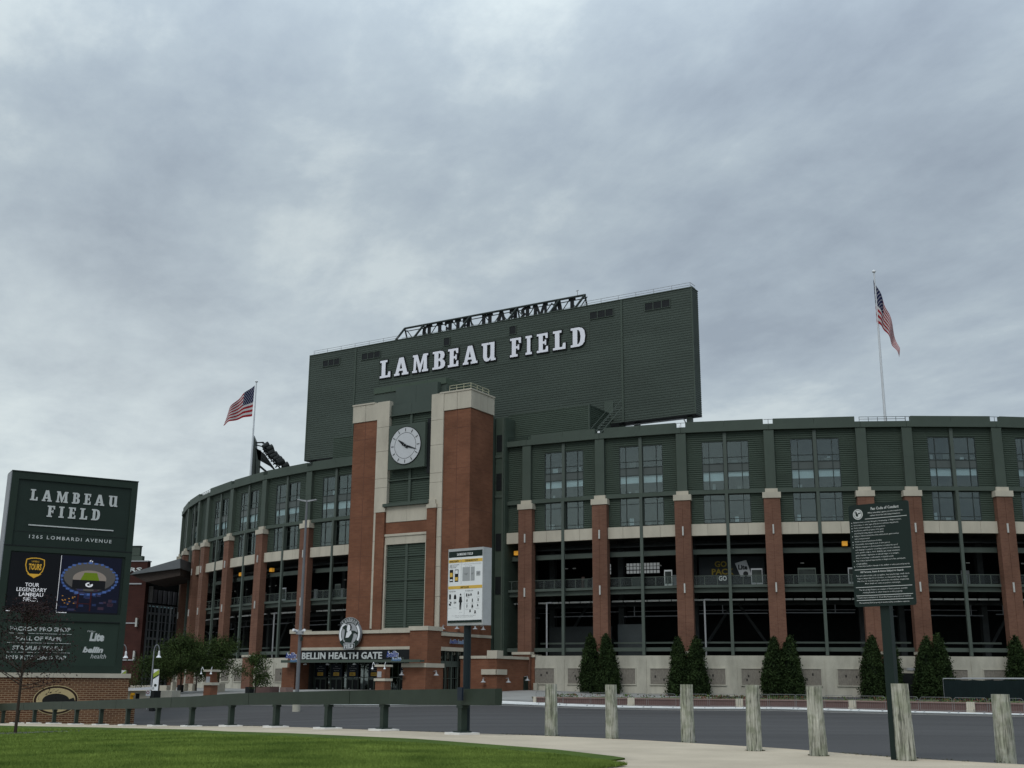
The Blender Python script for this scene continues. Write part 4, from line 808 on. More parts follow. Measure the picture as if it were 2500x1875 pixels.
for u_ in (.9, 2.4): gooseneck(TS, u_, 6.9, 0, tw)
gooseneck(T, -2.7, 6.9, -.0, tw); gooseneck(T, -1, 6.9, -.0, tw)
# ------------------------------------------------------------------ marquee sign
sg0 = (-36.506, 83.303); AS_ = R(31.254)
mq = thing('marquee_sign', 'tall dark green marquee sign with a video screen on a brick base', 'sign', (sg0[0], sg0[1], 0), AS_)
Q = Fr(sg0, AS_)
MB().box(Q, -.6, 9.62, -.15, 2.3, -2.3, 1.74).build('brick_base', 'brickbase', mq)
MB().box(Q, 9.625, 10.4, .6, 2.2, -2.3, -.45).build('brick_step', 'brickbase', mq)
for a, b in ((-.7, 2.75), (2.77, 6.2), (6.22, 9.7)): MB().box(Q, a, b, -.25, 2.4, 1.745, 2.06).build('stone_cap', 'cream', mq)
MB().box(Q, .0, 9.0, .10, 1.9, 2.065, 16.3).build('cabinet', 'darkgreen', mq)
fr_ = MB().box(Q, 0, .5, 0, .098, 2.07, 16.37).box(Q, 8.6, 9.05, 0, .098, 2.07, 16.37).box(Q, .5, 8.6, 0, .098, 15.86, 16.37).box(Q, .5, 8.6, 0, .098, 10.6, 10.98).box(Q, .5, 8.6, 0, .098, 5.75, 6.3).box(Q, .5, 8.6, .0, .098, 2.07, 2.6)
fr_.build('frame', mat('marquee_green', (0.022, 0.036, 0.027), .5, .06, 1), mq)
MB().box(Q, -.03, 9.08, -.04, 1.95, 16.375, 16.45).build('top_trim', 'darkgreen', mq); MB().box(Q, -.06, -.003, 0, 1.9, 2.07, 16.37).build('side_trim', 'galv', mq)
for a_ in ((.5, 8.6, .09, .099, 12.02, 12.05), (-.02, 9.06, -.02, .0, 10.96, 11.02), (.5, 8.6, -.02, .0, 5.7, 5.75)): MB().box(Q, *a_).build('joint', 'black', mq)
q = MB(); slab_word(q, Q, 'LAMBEAU', 1.4, 7.65, 14.35, 15.17, .08, .03, .34); q.build('lettering', 'offwhite', mq)
q = MB(); slab_word(q, Q, 'FIELD', 2.68, 6.45, 13.22, 14.05, .08, .03, .34); q.build('lettering', 'offwhite', mq)
MB().box(Q, 1.5, 7.53, .04, .097, 12.5, 12.58).build('rule', 'offwhite', mq)
q = MB(); put_text(q, Q, '1265 LOMBARDI AVENUE', 1.63, 7.48, 11.58, 11.84, .08, bold=.015, space=1.35); q.build('lettering', 'offwhite', mq)
def disp(name, col, e=0.55): return mat(name, tuple(c*(.9 if name in ('s_white', 's_gold') else .6) for c in col), .5, .0, emit=e)
scr = MB().box(Q, .58, 8.38, .03, .097, 6.3, 10.52).build('screen', disp('screen_black', (.006, .007, .010), .3), mq)
MB().box(Q, 4.0, 4.03, .01, .029, 6.42, 10.47).build('screen_divider', disp('s_white', (.75, .75, .78), .35), scr)
q = MB()
for k, (tx, z_) in enumerate((('TOUR', 8.1), ('LEGENDARY', 7.75), ('LAMBEAU', 7.4), ('FIELD.', 7.05))): hw_ = (.48, 1.02, .82, .5)[k]; put_text(q, Q, tx, 2.2-hw_, 2.2+hw_, z_, z_+.27, .02, bold=.01)
q.build('lettering', MATS['s_white'], scr)
sh = [(-.62, .62), (-.3, .72), (0, .74), (.3, .72), (.62, .62), (.66, .2), (.55, -.25), (.3, -.55), (0, -.74), (-.3, -.55), (-.55, -.25), (-.66, .2)]
MB().poly(Q, [(2.25+x*1.02, 9.45+z*1.0) for x, z in sh][::-1], .02).build('badge', disp('s_gold', (.45, .26, .03), .5), scr)
MB().poly(Q, [(2.25+x*.92, 9.46+z*.9) for x, z in sh][::-1], .015).build('badge_field', disp('s_dark', (.01, .012, .01), .3), scr)
q = MB(); put_text(q, Q, 'TOURS', 1.83, 2.7, 9.3, 9.75, .01, bold=.03); q.poly(Q, [(1.75, 9.02), (2.75, 9.02), (2.5, 8.85), (2.25, 8.77), (2.0, 8.85)][::-1], .01); put_text(q, Q, 'LAMBEAU', 2.0, 2.5, 9.85, 9.97, .01); q.build('badge_lettering', MATS['s_gold'], scr)
# stadium picture on the screen: simple ellipses and blocks
cx_, cz_ = 6.15, 8.75
def ell(rx, rz, cz, n_, mt, nm, seg=36, a0=0, a1=360, cx=cx_):
    pts = [(cx+rx*math.sin(R(a0+(a1-a0)*k/seg)), cz+rz*math.cos(R(a0+(a1-a0)*k/seg))) for k in range(seg+(0 if a1-a0 == 360 else 1))]
    MB().poly(Q, pts[::-1], n_).build(nm, mt, scr)
MB().poly(Q, [(4.05, 6.42), (8.35, 6.42), (8.35, 10.47), (4.05, 10.47)], .0285).build('picture_night', disp('s_night', (.006, .008, .022), .5), scr)
ell(2.05, 1.22, 8.85, .026, disp('s_ringblue', (.03, .06, .18), .5), 'picture_rim'); ell(1.95, 1.12, 8.92, .024, disp('s_dk', (.02, .022, .03), .4), 'picture_bowl')
ell(1.85, 1.05, 9.0, .022, disp('s_stand', (.10, .095, .09), .5), 'picture_seats'); ell(1.2, .62, 8.85, .020, disp('s_lit', (.26, .22, .19), .6), 'picture_lit_seats')
MB().poly(Q, [(5.5, 8.75), (6.85, 8.75), (6.65, 9.3), (5.75, 9.3)][::1], .018).build('picture_pitch', disp('s_pitch', (.13, .20, .01), .6), scr)
MB().poly(Q, [(4.95, 8.1), (7.3, 8.1), (7.3, 8.75), (4.95, 8.75)], .016).build('picture_scoreboard', disp('s_sb', (.012, .012, .015), .3), scr)
def gmark(fr, u, z, rx, rz, n_, mt, nm, parent):
    """oval letter G"""
    q = MB(); K_ = 30; a0, a1 = 62, 360
    for k in range(K_):
        t0, t1 = R(a0+(a1-a0)*k/K_), R(a0+(a1-a0)*(k+1)/K_); P = lambda f, t: fr(u+rx*f*math.sin(t), n_, z+rz*(f if f > .9 else f*.86)*math.cos(t)); q.quad(P(.58, t0), P(1, t0), P(1, t1), P(.58, t1))
    q.poly(fr, [(u-.02*rx, z-.22*rz), (u+.97*rx, z-.22*rz), (u+.9*rx, z+.08*rz), (u-.02*rx, z+.08*rz)], n_-.001)
    q.poly(fr, [(u+.5*rx, z-.22*rz), (u+.96*rx, z-.22*rz), (u+.7*rx, z-.75*rz), (u+.4*rx, z-.55*rz)][::-1], n_-.002)
    return q.build(nm, mt, parent)
gmark(Q, 6.15, 8.42, .27, .17, .014, MATS['s_white'], 'picture_emblem', scr); gmark(Q, 6.15, 10.15, .12, .09, .014, MATS['s_white'], 'picture_emblem', scr)
q = MB(); q.box(Q, 5.4, 5.5, .018, .02, 6.7, 7.9).box(Q, 6.3, 6.4, .018, .02, 6.5, 7.9).box(Q, 5.4, 6.4, .018, .02, 7.0, 7.06); q.build('picture_tower', disp('s_red', (.05, .01, .012), .4), scr)
for k in range(14):
    u_, z_ = random.uniform(4.1, 5.2), random.uniform(6.9, 7.6); MB().box(Q, u_, u_+.1, .018, .021, z_, z_+.06).build('picture_light', disp('s_amber', (.45, .22, .05), .5), scr)
for k in range(22):
    u_, z_ = random.uniform(4.1, 8.0), random.uniform(6.5, 8.0); MB().box(Q, u_, u_+random.uniform(.2, .5), .021, .023, z_, z_+random.uniform(.08, .22)).build('picture_crowd', disp(('s_v1', 's_v2', 's_v3')[k % 3], ((.04, .04, .09), (.02, .035, .10), (.05, .03, .05))[k % 3], .5), scr)
for a_ in range(0, 360, 12):
    if 95 < a_ < 265: c_ = (5, 'x')
    u_, z_ = cx_+1.98*math.sin(R(a_)), 8.87+1.16*math.cos(R(a_)); MB().box(Q, u_-random.uniform(.06,.2), u_+.1, .012, .014, z_-.08, z_+random.uniform(.0,.1)).build('picture_rim_light', disp('s_rimb', (.07, .13, .34), .6), scr)
MB().box(Q, .62, 1.0, .01, .029, 6.32, 6.37).box(Q, 4.05, 4.75, .01, .029, 6.32, 6.37).build('screen_caption', MATS['s_white'], scr)
low = MB().box(Q, .5, 8.6, .06, .098, 2.6, 5.69).build('tenant_panel', mat('marquee_panel', (0.026, 0.043, 0.032), .5, .06, 1), mq)
q = MB()
for tx, a, b, z_ in (('PACKERS PRO SHOP', 1.05, 5.17, 4.97), ('HALL OF FAME', 1.5, 4.6, 4.30), ('STADIUM TOURS', 1.35, 4.75, 3.63), ('1919 KITCHEN & TAP', 1.0, 5.05, 2.97)): put_text(q, Q, tx, a, b, z_, z_+.30, .05, bold=.025)
q.build('lettering', 'offwhite', low)
for z_ in (4.78, 4.12, 3.46): MB().box(Q, .95, 5.27, .03, .059, z_, z_+.03).build('rule', 'offwhite', low)
q = MB(); put_text(q, Q, 'Lite', 6.55, 7.6, 4.35, 4.98, .05, bold=.06, shear=.15); put_text(q, Q, 'Miller', 6.35, 6.95, 5.0, 5.12, .05, shear=.2); q.build('sponsor_lettering', 'offwhite', low)
q = MB(); put_text(q, Q, 'bellin', 6.15, 7.6, 3.52, 3.95, .05, bold=.05, shear=.25); put_text(q, Q, 'health', 6.75, 7.85, 3.12, 3.45, .05, shear=.25); q.build('sponsor_lettering', 'offwhite', low)
MB().disc(Q, 4.58, -.17, .18, 1.53, 56, th=.02, sx=1.0).build('oval_rim', 'tan', mq) if False else None
def oval(rx, rz, n_, mt, nm):
    MB().poly(Q, [(4.6+rx*math.sin(2*math.pi*k/60), .18+rz*math.cos(2*math.pi*k/60)) for k in range(60)][::-1], n_).build(nm, mt, mq)
for k_, (rx, rz, n_, mt, nm) in enumerate(((1.54, 1.02, -.165, 'tan', 'emblem_rim'), (1.49, .97, -.172, mat('emblem_brown', (.035, .018, .012), .8, .1), 'emblem_ring'), (1.33, .84, -.178, 'tan', 'emblem_gold'))): oval(rx, rz, n_, mt, nm)
MB().poly(Q, [(4.6+.92*math.sin(2*math.pi*k/40), .16+.47*math.cos(2*math.pi*k/40)) for k in range(40)][::-1], -.184).build('emblem_inner', mat('emblem_black', (.016, .016, .015), .7, .1), mq)
MB().poly(Q, [(4.5, .02), (6.02, .02), (5.98, -.2), (4.5, -.2)][::-1], -.19).build('emblem_bar', 'tan', mq)
MB().poly(Q, [(5.1, .06), (5.95, .06), (5.8, .36), (5.4, .2)], -.186).build('emblem_notch', MATS['emblem_black'], mq)

# ------------------------------------------------------------------ guard rail
gr = thing('guard_rail', 'long dark green box beam guard rail on short posts beside the sidewalk', 'guard rail', tuple(RAIL[1]-np.array([0, 0, 1.42])))
RP = np.array(RAIL)
arr = np.r_[0, np.cumsum(np.linalg.norm(np.diff(RP, axis=0), axis=1))]
for it in range(3):
    RP[1:-1, :2] = (RP[:-2, :2]+2*RP[1:-1, :2]+RP[2:, :2])/4 if it < 1 else RP[1:-1, :2]
RP[1:3, :2] = np.array(RAIL)[1:3, :2]
RP = np.r_[RP, [RP[-1]+(RP[-1]-RP[-3])*1.5], [RP[-1]+(RP[-1]-RP[-3])*3.5]]
arr = np.r_[0, np.cumsum(np.linalg.norm(np.diff(RP, axis=0), axis=1))]
def rpt(s_): return np.array([np.interp(s_, arr, RP[:, k]) for k in range(3)])
def s_of_px(px): # arc length where the rail passes a given bearing
    xs_ = [p[0] for p in RAILPX]; return np.interp(-px, [-x for x in xs_], arr[:len(xs_)])
joints = [0]+[s_of_px(x) for x in (868, 617, 427, 290, 158, 62)]+[arr[-1]]
for ja, jb in zip(joints[:-1], joints[1:]):
    n_ = max(2, int((jb-ja)/1.2)); ss = np.linspace(ja+.02, jb-.02, n_+1); pts = [rpt(s_) for s_ in ss]; q = MB()
    prof = [(-.12, 0), (-.12, -.05), (-.135, -.06), (-.135, -.40), (-.12, -.42), (-.12, -.47), (.12, -.47), (.12, 0)]
    ring_ = []
    for k, p in enumerate(pts):
        d = pts[min(k+1, n_)]-pts[max(k-1, 0)]; d[2] = 0; d /= np.linalg.norm(d); nrm_ = np.array([-d[1], d[0], 0])      # n towards the camera for a leftwards rail
        ring_.append([p+nrm_*(-a)*-1*1.0+Z*b for a, b in prof])
    for r0, r1 in zip(ring_[:-1], ring_[1:]):
        for a in range(len(prof)): b = (a+1) % len(prof); q.quad(r0[a], r1[a], r1[b], r0[b])
    q.quad(*ring_[0]); q.quad(*ring_[-1][::-1])
    q.build('beam', mat('rail_green', (0.030, 0.042, 0.030), .5, .16, 1.2, fine=.06), gr)
for k in range(1, len(RP)):
    p = RP[k]; d = RP[min(k+1, len(RP)-1)]-RP[k-1]; f_ = Fr(p, math.atan2(d[1], d[0])+math.pi); zb_ = g1(p[0], p[1])+.1
    po = MB().box(f_, -.11, .11, -.10, .10, zb_+.03, p[2]-.475).box(f_, -.17, .17, -.115, .115, p[2]-.55, p[2]-.475).build('post', mat('rail_post_green', (0.022, 0.034, 0.026), .5, .12, 2), gr)
    MB().box(f_, -.22, .22, -.2, .2, zb_+.06, zb_+.10).build('base_plate', 'darkgreen', po); MB().box(f_, -.42, .42, -.36, .36, zb_-.2, zb_+.06).build('footing', 'pad', po)

# ------------------------------------------------------------------ information sign on the rail
ip = at(1130, 1690, 36.15); ib = g1(ip[0], ip[1])+.1
isg = thing('information_sign', 'white information board with yellow bands in a deep aluminium box on a dark post', 'sign', (ip[0], ip[1], ib), R(-36.5))
I = Fr(ip, R(-36.5))
zt, zbm = at(1120, 1337, 36)[2], at(1120, 1526, 36)[2]; H_ = zt-zbm; W_ = 1.40
ua, ub = -.66, .74
MB().tube(I(0, .18, ib), I(0, .18, zbm+.02), .115, 16).build('post', mat('navy_post', (.010, .018, .022), .4, .1, 2), isg)
_bp = at(1124, 1694, 35.62); _bf = Fr(_bp, math.atan2(*(RP[1]-RP[2])[:2][::-1]))
MB().box(_bf, -.13, .13, -.03, .03, _bp[2]-.19, _bp[2]+.19).build('bracket', mat('navy_bracket', (.012, .018, .03), .4, .1, 2), isg)
MB().box(I, ua, ub, -.02, .40, zbm, zt).build('cabinet', 'alum', isg)
fz = lambda f: zt-H_*f; fu = lambda f: ua+(ub-ua)*f
face = MB().box(I, fu(.03), fu(.985), -.04, -.021, fz(.965), fz(.035)).build('face', 'white', isg)
def bar(f0, f1, g0, g1_, mt, nm, n_=-.045): return MB().box(I, fu(f0), fu(f1), n_, -.0401, fz(g1_), fz(g0)).build(nm, mt, face)
bar(.03, .985, .035, .115, 'conduct', 'header_band'); bar(.03, .985, .935, .965, 'conduct', 'footer_band')
bar(.03, .385, .145, .185, 'gold', 'yellow_band'); bar(.395, .985, .145, .185, 'gold', 'yellow_band'); bar(.03, .985, .49, .53, 'gold', 'yellow_band')
bar(.388, .392, .15, .47, 'grey', 'divider'); bar(.49, .494, .58, .88, 'grey', 'divider')
def itx(body, f0, f1, g0, g1_, mt='black', bold=.0): q = MB(); put_text(q, I, body, fu(f0), fu(f1), fz(g1_), fz(g0), -.052, bold=bold, res=1); q.build('lettering', mt, face)
q = MB(); slab_word(q, I, 'LAMBEAU FIELD', fu(.27), fu(.72), fz(.093), fz(.063), -.052, .004, .2); q.build('lettering', 'white', face)
itx('MOBILE TICKETS', .06, .32, .155, .178, bold=.02); itx('STADIUM BAG POLICY', .5, .86, .153, .176, bold=.02); itx('SAFETY POLICIES', .38, .62, .50, .522, bold=.02)
for k, (tx, a) in enumerate((('HAVE YOUR TICKET', .34), ('READY ON YOUR', .28), ('MOBILE DEVICE', .25))): itx(tx, .06, a, .205+k*.018, .218+k*.018)
itx('To expedite entry, fans are limited to the following:', .43, .95, .205, .217); itx('Clear bags no larger than', .49, .70, .232, .242)
bar(.43, .64, .25, .43, 'grey', 'bag_outline'); bar(.66, .77, .25, .43, 'grey', 'bag_outline'); bar(.82, .93, .31, .37, 'grey', 'bag_outline')
itx('12"', .50, .58, .33, .35); itx('6"', .69, .74, .33, .35); itx('4.5"', .85, .91, .33, .35)
for u_ in (.06, .21):
    bar(u_, u_+.1, .275, .435, 'black', 'phone_icon'); bar(u_+.012, u_+.088, (.315 if u_ < .1 else .285), (.37 if u_ < .1 else .33), 'gold' if u_ < .1 else 'white', 'phone_screen', -.05); bar(u_+.012, u_+.088, .375 if u_ > .1 else .40, .42, 'gold' if u_ > .1 else 'white', 'phone_screen', -.05)
itx('PERMITTED ITEMS', .06, .24, .552, .566); itx('PROHIBITED ITEMS', .52, .74, .552, .566)
def ic(cx, cz, shapes):
    q = MB()
    for s_ in shapes: q.poly(I, [(fu(cx+x), fz(cz-z)) for x, z in s_][::-1], -.046)
    q.build('icon', 'black', face)
ic(.09, .63, [[(-.03, -.03), (.02, -.03), (.02, .035), (-.03, .035)]]); ic(.23, .63, [[(-.035, -.03), (.035, -.03), (.03, .015), (0, .035), (-.03, .015)]])
ic(.09, .725, [[(-.04, -.01), (.02, -.02), (.03, .0), (-.03, .012)], [(.0, .01), (.04, .012), (.04, .03), (.0, .03)]]); ic(.23, .725, [[(-.035, .01), (-.005, .01), (-.01, .028), (-.03, .028)], [(.005, .01), (.035, .01), (.03, .028), (.01, .028)]])
ic(.385, .70, [[(-.022, .085), (.022, .085), (.018, .10), (.0, .112), (-.018, .1)], [(-.045, -.0), (-.03, .07), (.03, .07), (.05, .0), (.03, -.005), (.02, -.1), (.004, -.1), (0, -.02), (-.01, -.1), (-.028, -.1), (-.025, -.005)]])
for cx, cz in ((.56, .615), (.62, .615), (.68, .61), (.88, .595), (.57, .685), (.72, .685), (.88, .68), (.57, .755), (.72, .76), (.87, .75), (.66, .82), (.80, .835)):
    a, b = random.uniform(.012, .025), random.uniform(.012, .02); ic(cx, cz, [[(-a, -b), (a, -b*.8), (a*.7, b), (-a*.6, b*1.2)]])
for cx, cz in ((.09, .68), (.23, .68), (.09, .775), (.23, .765), (.385, .83), (.6, .645), (.88, .64), (.57, .715), (.72, .715), (.88, .71), (.57, .79), (.72, .79), (.87, .785)): itx('no large items', cx-.045, cx+.045, cz, cz+.009, 'black')
itx('For a complete list of prohibited items and stadium policies', .16, .82, .872, .882); itx('visit packers.com/fans or text the number shown here', .24, .76, .89, .90)

# ------------------------------------------------------------------ code of conduct sign
cpx = ground_at(2187, 1868); cb0 = g1(cpx[0], cpx[1])+.1
csg = thing('conduct_sign', 'dark green conduct notice board with dense white text on a tall square post', 'sign', (cpx[0], cpx[1], cb0), R(-42))
C_ = Fr(cpx, R(-42))
MB().box(C_, -.11, .10, .03, .20, cb0-.2, at(2174, 1478, cpx[1])[2]+.2).build('post', 'conduct', csg)
Yc = cpx[1]; pl_c = at(2152, 1350, Yc-.05); C2 = Fr((pl_c[0], pl_c[1]), R(-42))
zt, zbm = at(2152, 1229, Yc)[2], at(2168, 1480, Yc)[2]; H_ = zt-zbm
W2 = .69
pts = []
for sx, sz, a0 in ((1, 1, 0), (1, -1, 90), (-1, -1, 180), (-1, 1, 270)):
    for k in range(5): t = R(a0+22.5*k); pts.append((sx*(W2-.05)+.05*math.sin(t), (zt-.05 if sz > 0 else zbm+.05)+.05*math.cos(t)))
q = MB(); q.poly(C2, pts[::-1], -.01); q.poly(C2, pts, .01)
for a, b in zip(pts, pts[1:]+pts[:1]): q.quad(C2(a[0], -.01, a[1]), C2(b[0], -.01, b[1]), C2(b[0], .01, b[1]), C2(a[0], .01, a[1]))
bd = q.build('board', 'conduct', csg)
q = MB(); U0, U1 = -W2, W2
def cl(tx, f, h, x0, x1, bold=.012, al='L'): put_text(q, C2, tx, U0+(U1-U0)*x0, U0+(U1-U0)*x1, zt-H_*(f+h), zt-H_*f, -.014, bold=bold, res=1)
def rule(f, x0=.04, x1=.96): q.poly(C2, [(U0+(U1-U0)*x0, zt-H_*f), (U0+(U1-U0)*x1, zt-H_*f), (U0+(U1-U0)*x1, zt-H_*(f+.005)), (U0+(U1-U0)*x0, zt-H_*(f+.005))][::-1], -.014)
cl('Fan Code of Conduct', .035, .030, .38, .84, .02); cl('When attending a game you are required to', .082, .018, .32, .90); cl('refrain from the following behaviors:', .110, .018, .36, .86); rule(.145, .27, .96)
lines = [('Behavior that is unruly, disruptive, threatening, or illegal in nature.', 1, .87), ('Intoxication or other signs of alcohol or substance impairment.', 1, .82), ('Foul or abusive language or obscene gestures.', 1, .60), ('Interference with the progress of the game', 1, .57), ('(including throwing objects onto the field).', 0, .57), ('Failing to follow instructions of law enforcement, guest services', 1, .81), ('and security personnel.', 0, .33), ('Verbal or physical harassment of all fans.', 1, .53), ('Unreasonably obstructing the view of other patrons.', 1, .66), ('Offensive language or obscene gestures, to include the use of', 1, .78), ("such language or gestures concerning a person's race, ethnicity,", 0, .81), ('color, gender, religion, creed, disability, age, sexual orientation,', 0, .81), ('gender identity / expression or national origin; or to instigate,', 0, .79), ('incite or encourage a confrontation or physical assault.', 0, .70), ('Any conduct deemed inappropriate or dangerous to fans, participants,', 1, .89), ('or team members.', 0, .26), ('Conduct that results in damage to the stadium or other personal property.', 1, .95)]
for k, (tx, bl, x1) in enumerate(lines):
    f = .168+k*.0270; cl(tx, f, .0175, .075, x1, .006)
    if bl: q.poly(C2, [(U0+(U1-U0)*a, zt-H_*(f+b)) for a, b in ((.035, .006), (.047, .006), (.047, .014), (.035, .014))][::-1], -.014)
rule(.638); cl('All Persons, Items & Autos Subject to Search', .655, .024, .13, .84, .02)
for k, (tx, a, b) in enumerate((('Fans are advised that only one-gallon, clear plastic bags, small clutch', .06, .93), ('bags no larger than 4.5 x 6.5 inches, or clear plastic bags no larger', .08, .9), ('than 12 x 6 x 12 inches may be carried into the stadium on gameday.', .07, .92), ('More details are online at packers.com/carryin.', .2, .78))): cl(tx, .693+k*.026, .0175, a, b, .006)
rule(.81); cl('The Green Bay Packers, as occupant of these premises, prohibit', .83, .0175, .09, .88, .006); cl('carrying firearms or other weapons on this property.', .856, .0175, .15, .8, .006)
rule(.89); cl('Unauthorized solicitation on Green Bay Packers property is prohibited.', .905, .0175, .05, .93, .006); rule(.935); cl('The Lambeau Field property is monitored by surveillance cameras.', .955, .0175, .08, .9, .006)
q.build('lettering', 'offwhite', bd)
lu, lz = U0+(U1-U0)*.155, zt-H_*.095
q = MB(); q.disc(C2, lu, -.013, lz, .115, 28); lo_ = q.build('round_emblem', 'offwhite', bd)
q = MB(); P = lambda L_: [(lu+x*.1, lz+z*.1) for x, z in L_]
q.poly(C2, P([(-.6, .6), (-.2, .55), (-.1, .0), (.3, .1), (.8, .2), (.7, .35), (.2, .35), (.0, -.5), (-.45, -.4)]), -.016); q.disc(C2, lu, -.015, lz, .095, 24, r2=.086); q.build('emblem_print', 'conduct', lo_)

# ------------------------------------------------------------------ wooden bollards
def bollard(k, px, py, top, wpx, label):
    p = ground_at(px, py) if py < 1872 else ground_at(px, 1871) + np.array([0, -.25, 0]); p[2] = g1(p[0], p[1])
    zt = at(px, top, p[1])[2]; r = wpx/2/F_PX*p[1]*.94
    seg, rows = 40, 34; rr = np.random.default_rng(40+k); v = []
    ph = rr.uniform(0, 6.28, 12); cr_ = rr.uniform(0, 6.28, 7); sq = .05
    zz_ = np.linspace(p[2]-.15, zt, rows)
    lean = rr.uniform(-.03, .03, 2)
    for j, z_ in enumerate(zz_):
        t_ = (z_-p[2])/(zt-p[2])
        for i in range(seg):
            a = 2*math.pi*i/seg
            rad = r*(1.07-.13*t_)*(1+.035*math.sin(2*a+ph[0])+.03*math.sin(3*a+ph[1]+t_*2)+.012*math.sin(9*a+ph[2]+t_*1.5)+.012*math.sin(6*t_+ph[4]+a))
            for c_ in cr_:
                da = abs((a-c_-.25*math.sin(t_*3+c_)+math.pi) % (2*math.pi)-math.pi); rad -= r*.11*math.exp(-(da/.075)**2)*(.35+.65*abs(math.sin(t_*2.2+c_)))
            rad += r*.008*rr.standard_normal()
            v.append((p[0]+rad*math.cos(a)+lean[0]*t_, p[1]+rad*math.sin(a), z_))
    f = [(j*seg+i, j*seg+(i+1) % seg, (j+1)*seg+(i+1) % seg, (j+1)*seg+i) for j in range(rows-1) for i in range(seg)]
    b = MB(); b.v = v; b.f = f+[tuple((rows-1)*seg+i for i in range(seg))]; b.mi = [0]*len(b.f)
    top_i = len(b.v)
    o = b.build('bollard', 'wood')
    return tag(o, label, 'bollard', 'weathered wooden bollards beside the sidewalk')
wm = bpy.data.materials.new('weathered_wood'); wm.use_nodes = True; t = wm.node_tree; bs = t.nodes['Principled BSDF']; bs.inputs['Roughness'].default_value = .9; bs.inputs['Specular IOR Level'].default_value = .1
g = t.nodes.new('ShaderNodeNewGeometry'); m1 = t.nodes.new('ShaderNodeMapping'); m1.inputs['Scale'].default_value = (22, 22, 1.5); oi = t.nodes.new('ShaderNodeObjectInfo'); va = t.nodes.new('ShaderNodeVectorMath'); va.operation = 'ADD'; sc_ = t.nodes.new('ShaderNodeMath'); sc_.operation = 'MULTIPLY'; sc_.inputs[1].default_value = 37; t.links.new(oi.outputs['Random'], sc_.inputs[0]); t.links.new(g.outputs['Position'], va.inputs[0]); t.links.new(sc_.outputs[0], va.inputs[1]); t.links.new(va.outputs[0], m1.inputs[0])
na_ = t.nodes.new('ShaderNodeTexNoise'); na_.inputs['Scale'].default_value = 1; na_.inputs['Detail'].default_value = 8; na_.inputs['Roughness'].default_value = .65; na_.inputs['Distortion'].default_value = .7; t.links.new(m1.outputs[0], na_.inputs[0])
r_ = t.nodes.new('ShaderNodeValToRGB'); t.links.new(na_.outputs[0], r_.inputs[0]); E_ = r_.color_ramp.elements
E_[0].position = .36; E_[0].color = (.12, .122, .105, 1); E_[1].position = .72; E_[1].color = (.60, .60, .53, 1); q_ = E_.new(.47); q_.color = (.33, .33, .285, 1); q_ = E_.new(.56); q_.color = (.42, .42, .365, 1)
n5 = t.nodes.new('ShaderNodeTexNoise'); n5.inputs['Scale'].default_value = 4.5; n5.inputs['Detail'].default_value = 6; t.links.new(va.outputs[0], n5.inputs[0])
mx_ = t.nodes.new('ShaderNodeMix'); mx_.data_type = 'RGBA'; mx_.blend_type = 'MULTIPLY'; t.links.new(r_.outputs[0], mx_.inputs[6]); r5 = t.nodes.new('ShaderNodeValToRGB'); t.links.new(n5.outputs[0], r5.inputs[0]); r5.color_ramp.elements[0].color = (.58, .62, .50, 1); r5.color_ramp.elements[0].position = .35; r5.color_ramp.elements[1].color = (1.05, 1.03, 1.0, 1); r5.color_ramp.elements[1].position = .6
t.links.new(r5.outputs[0], mx_.inputs[7]); mx_.inputs[0].default_value = .8; t.links.new(mx_.outputs[2], bs.inputs['Base Color'])
bp_ = t.nodes.new('ShaderNodeBump'); bp_.inputs['Strength'].default_value = .9; bp_.inputs['Distance'].default_value = .02; t.links.new(na_.outputs[0], bp_.inputs['Height']); t.links.new(bp_.outputs[0], bs.inputs['Normal']); M['wood'] = wm
for k, a in enumerate(((1347, 1804, 1670, 32, 'slim pale wooden bollard nearest the end of the green guard rail'), (1495, 1812, 1671.5, 31, 'round topped wooden bollard second from the guard rail'), (1680, 1821, 1671, 34, 'straight greyish wooden bollard in front of the third shrub pair gap'), (1843, 1844, 1672, 37, 'brownish streaked wooden bollard leaning left in the middle of the row'), (1999, 1857, 1676, 41, 'wooden bollard just left of the conduct sign post'), (2214, 1869, 1669, 44, 'broad pale wooden bollard standing against the conduct sign post'), (2447, 1879, 1695, 47, 'short grooved wooden bollard furthest right and nearest'))): bollard(k, *a)

# ------------------------------------------------------------------ planter wall, crowd barriers
W0 = offset_line(K2, 2.62)
sel = [i for i in range(len(W0)) if 1.6 < W0[i][0] < 60]
pw = thing('planter_wall', 'long low reddish block retaining wall with pale inserts below the evergreens', 'retaining wall', (20, 96, 0))
w_s = np.array([W0[i] for i in sel]); acc = np.r_[0, np.cumsum(np.hypot(*np.diff(w_s, axis=0).T))]
def wpt(s_): return np.array([np.interp(s_, acc, w_s[:, 0]), np.interp(s_, acc, w_s[:, 1])])
def wseg(s0, s1):
    a, b = wpt(s0), wpt(s1); return Fr(a, math.atan2(*(b-a)[::-1])), float(np.hypot(*(b-a)))
inserts = []
for px in (1297, 1531, 1782, 2046, 2317):
    best = min(np.arange(0, acc[-1], .1), key=lambda s_: abs(1250+F_PX*(wpt(s_)[0]/wpt(s_)[1])*.985-px)); inserts.append(best)
edges = [0.0]
for s_ in inserts: edges += [s_-.3, s_+.3]
edges += [acc[-1]]
zpl = .40
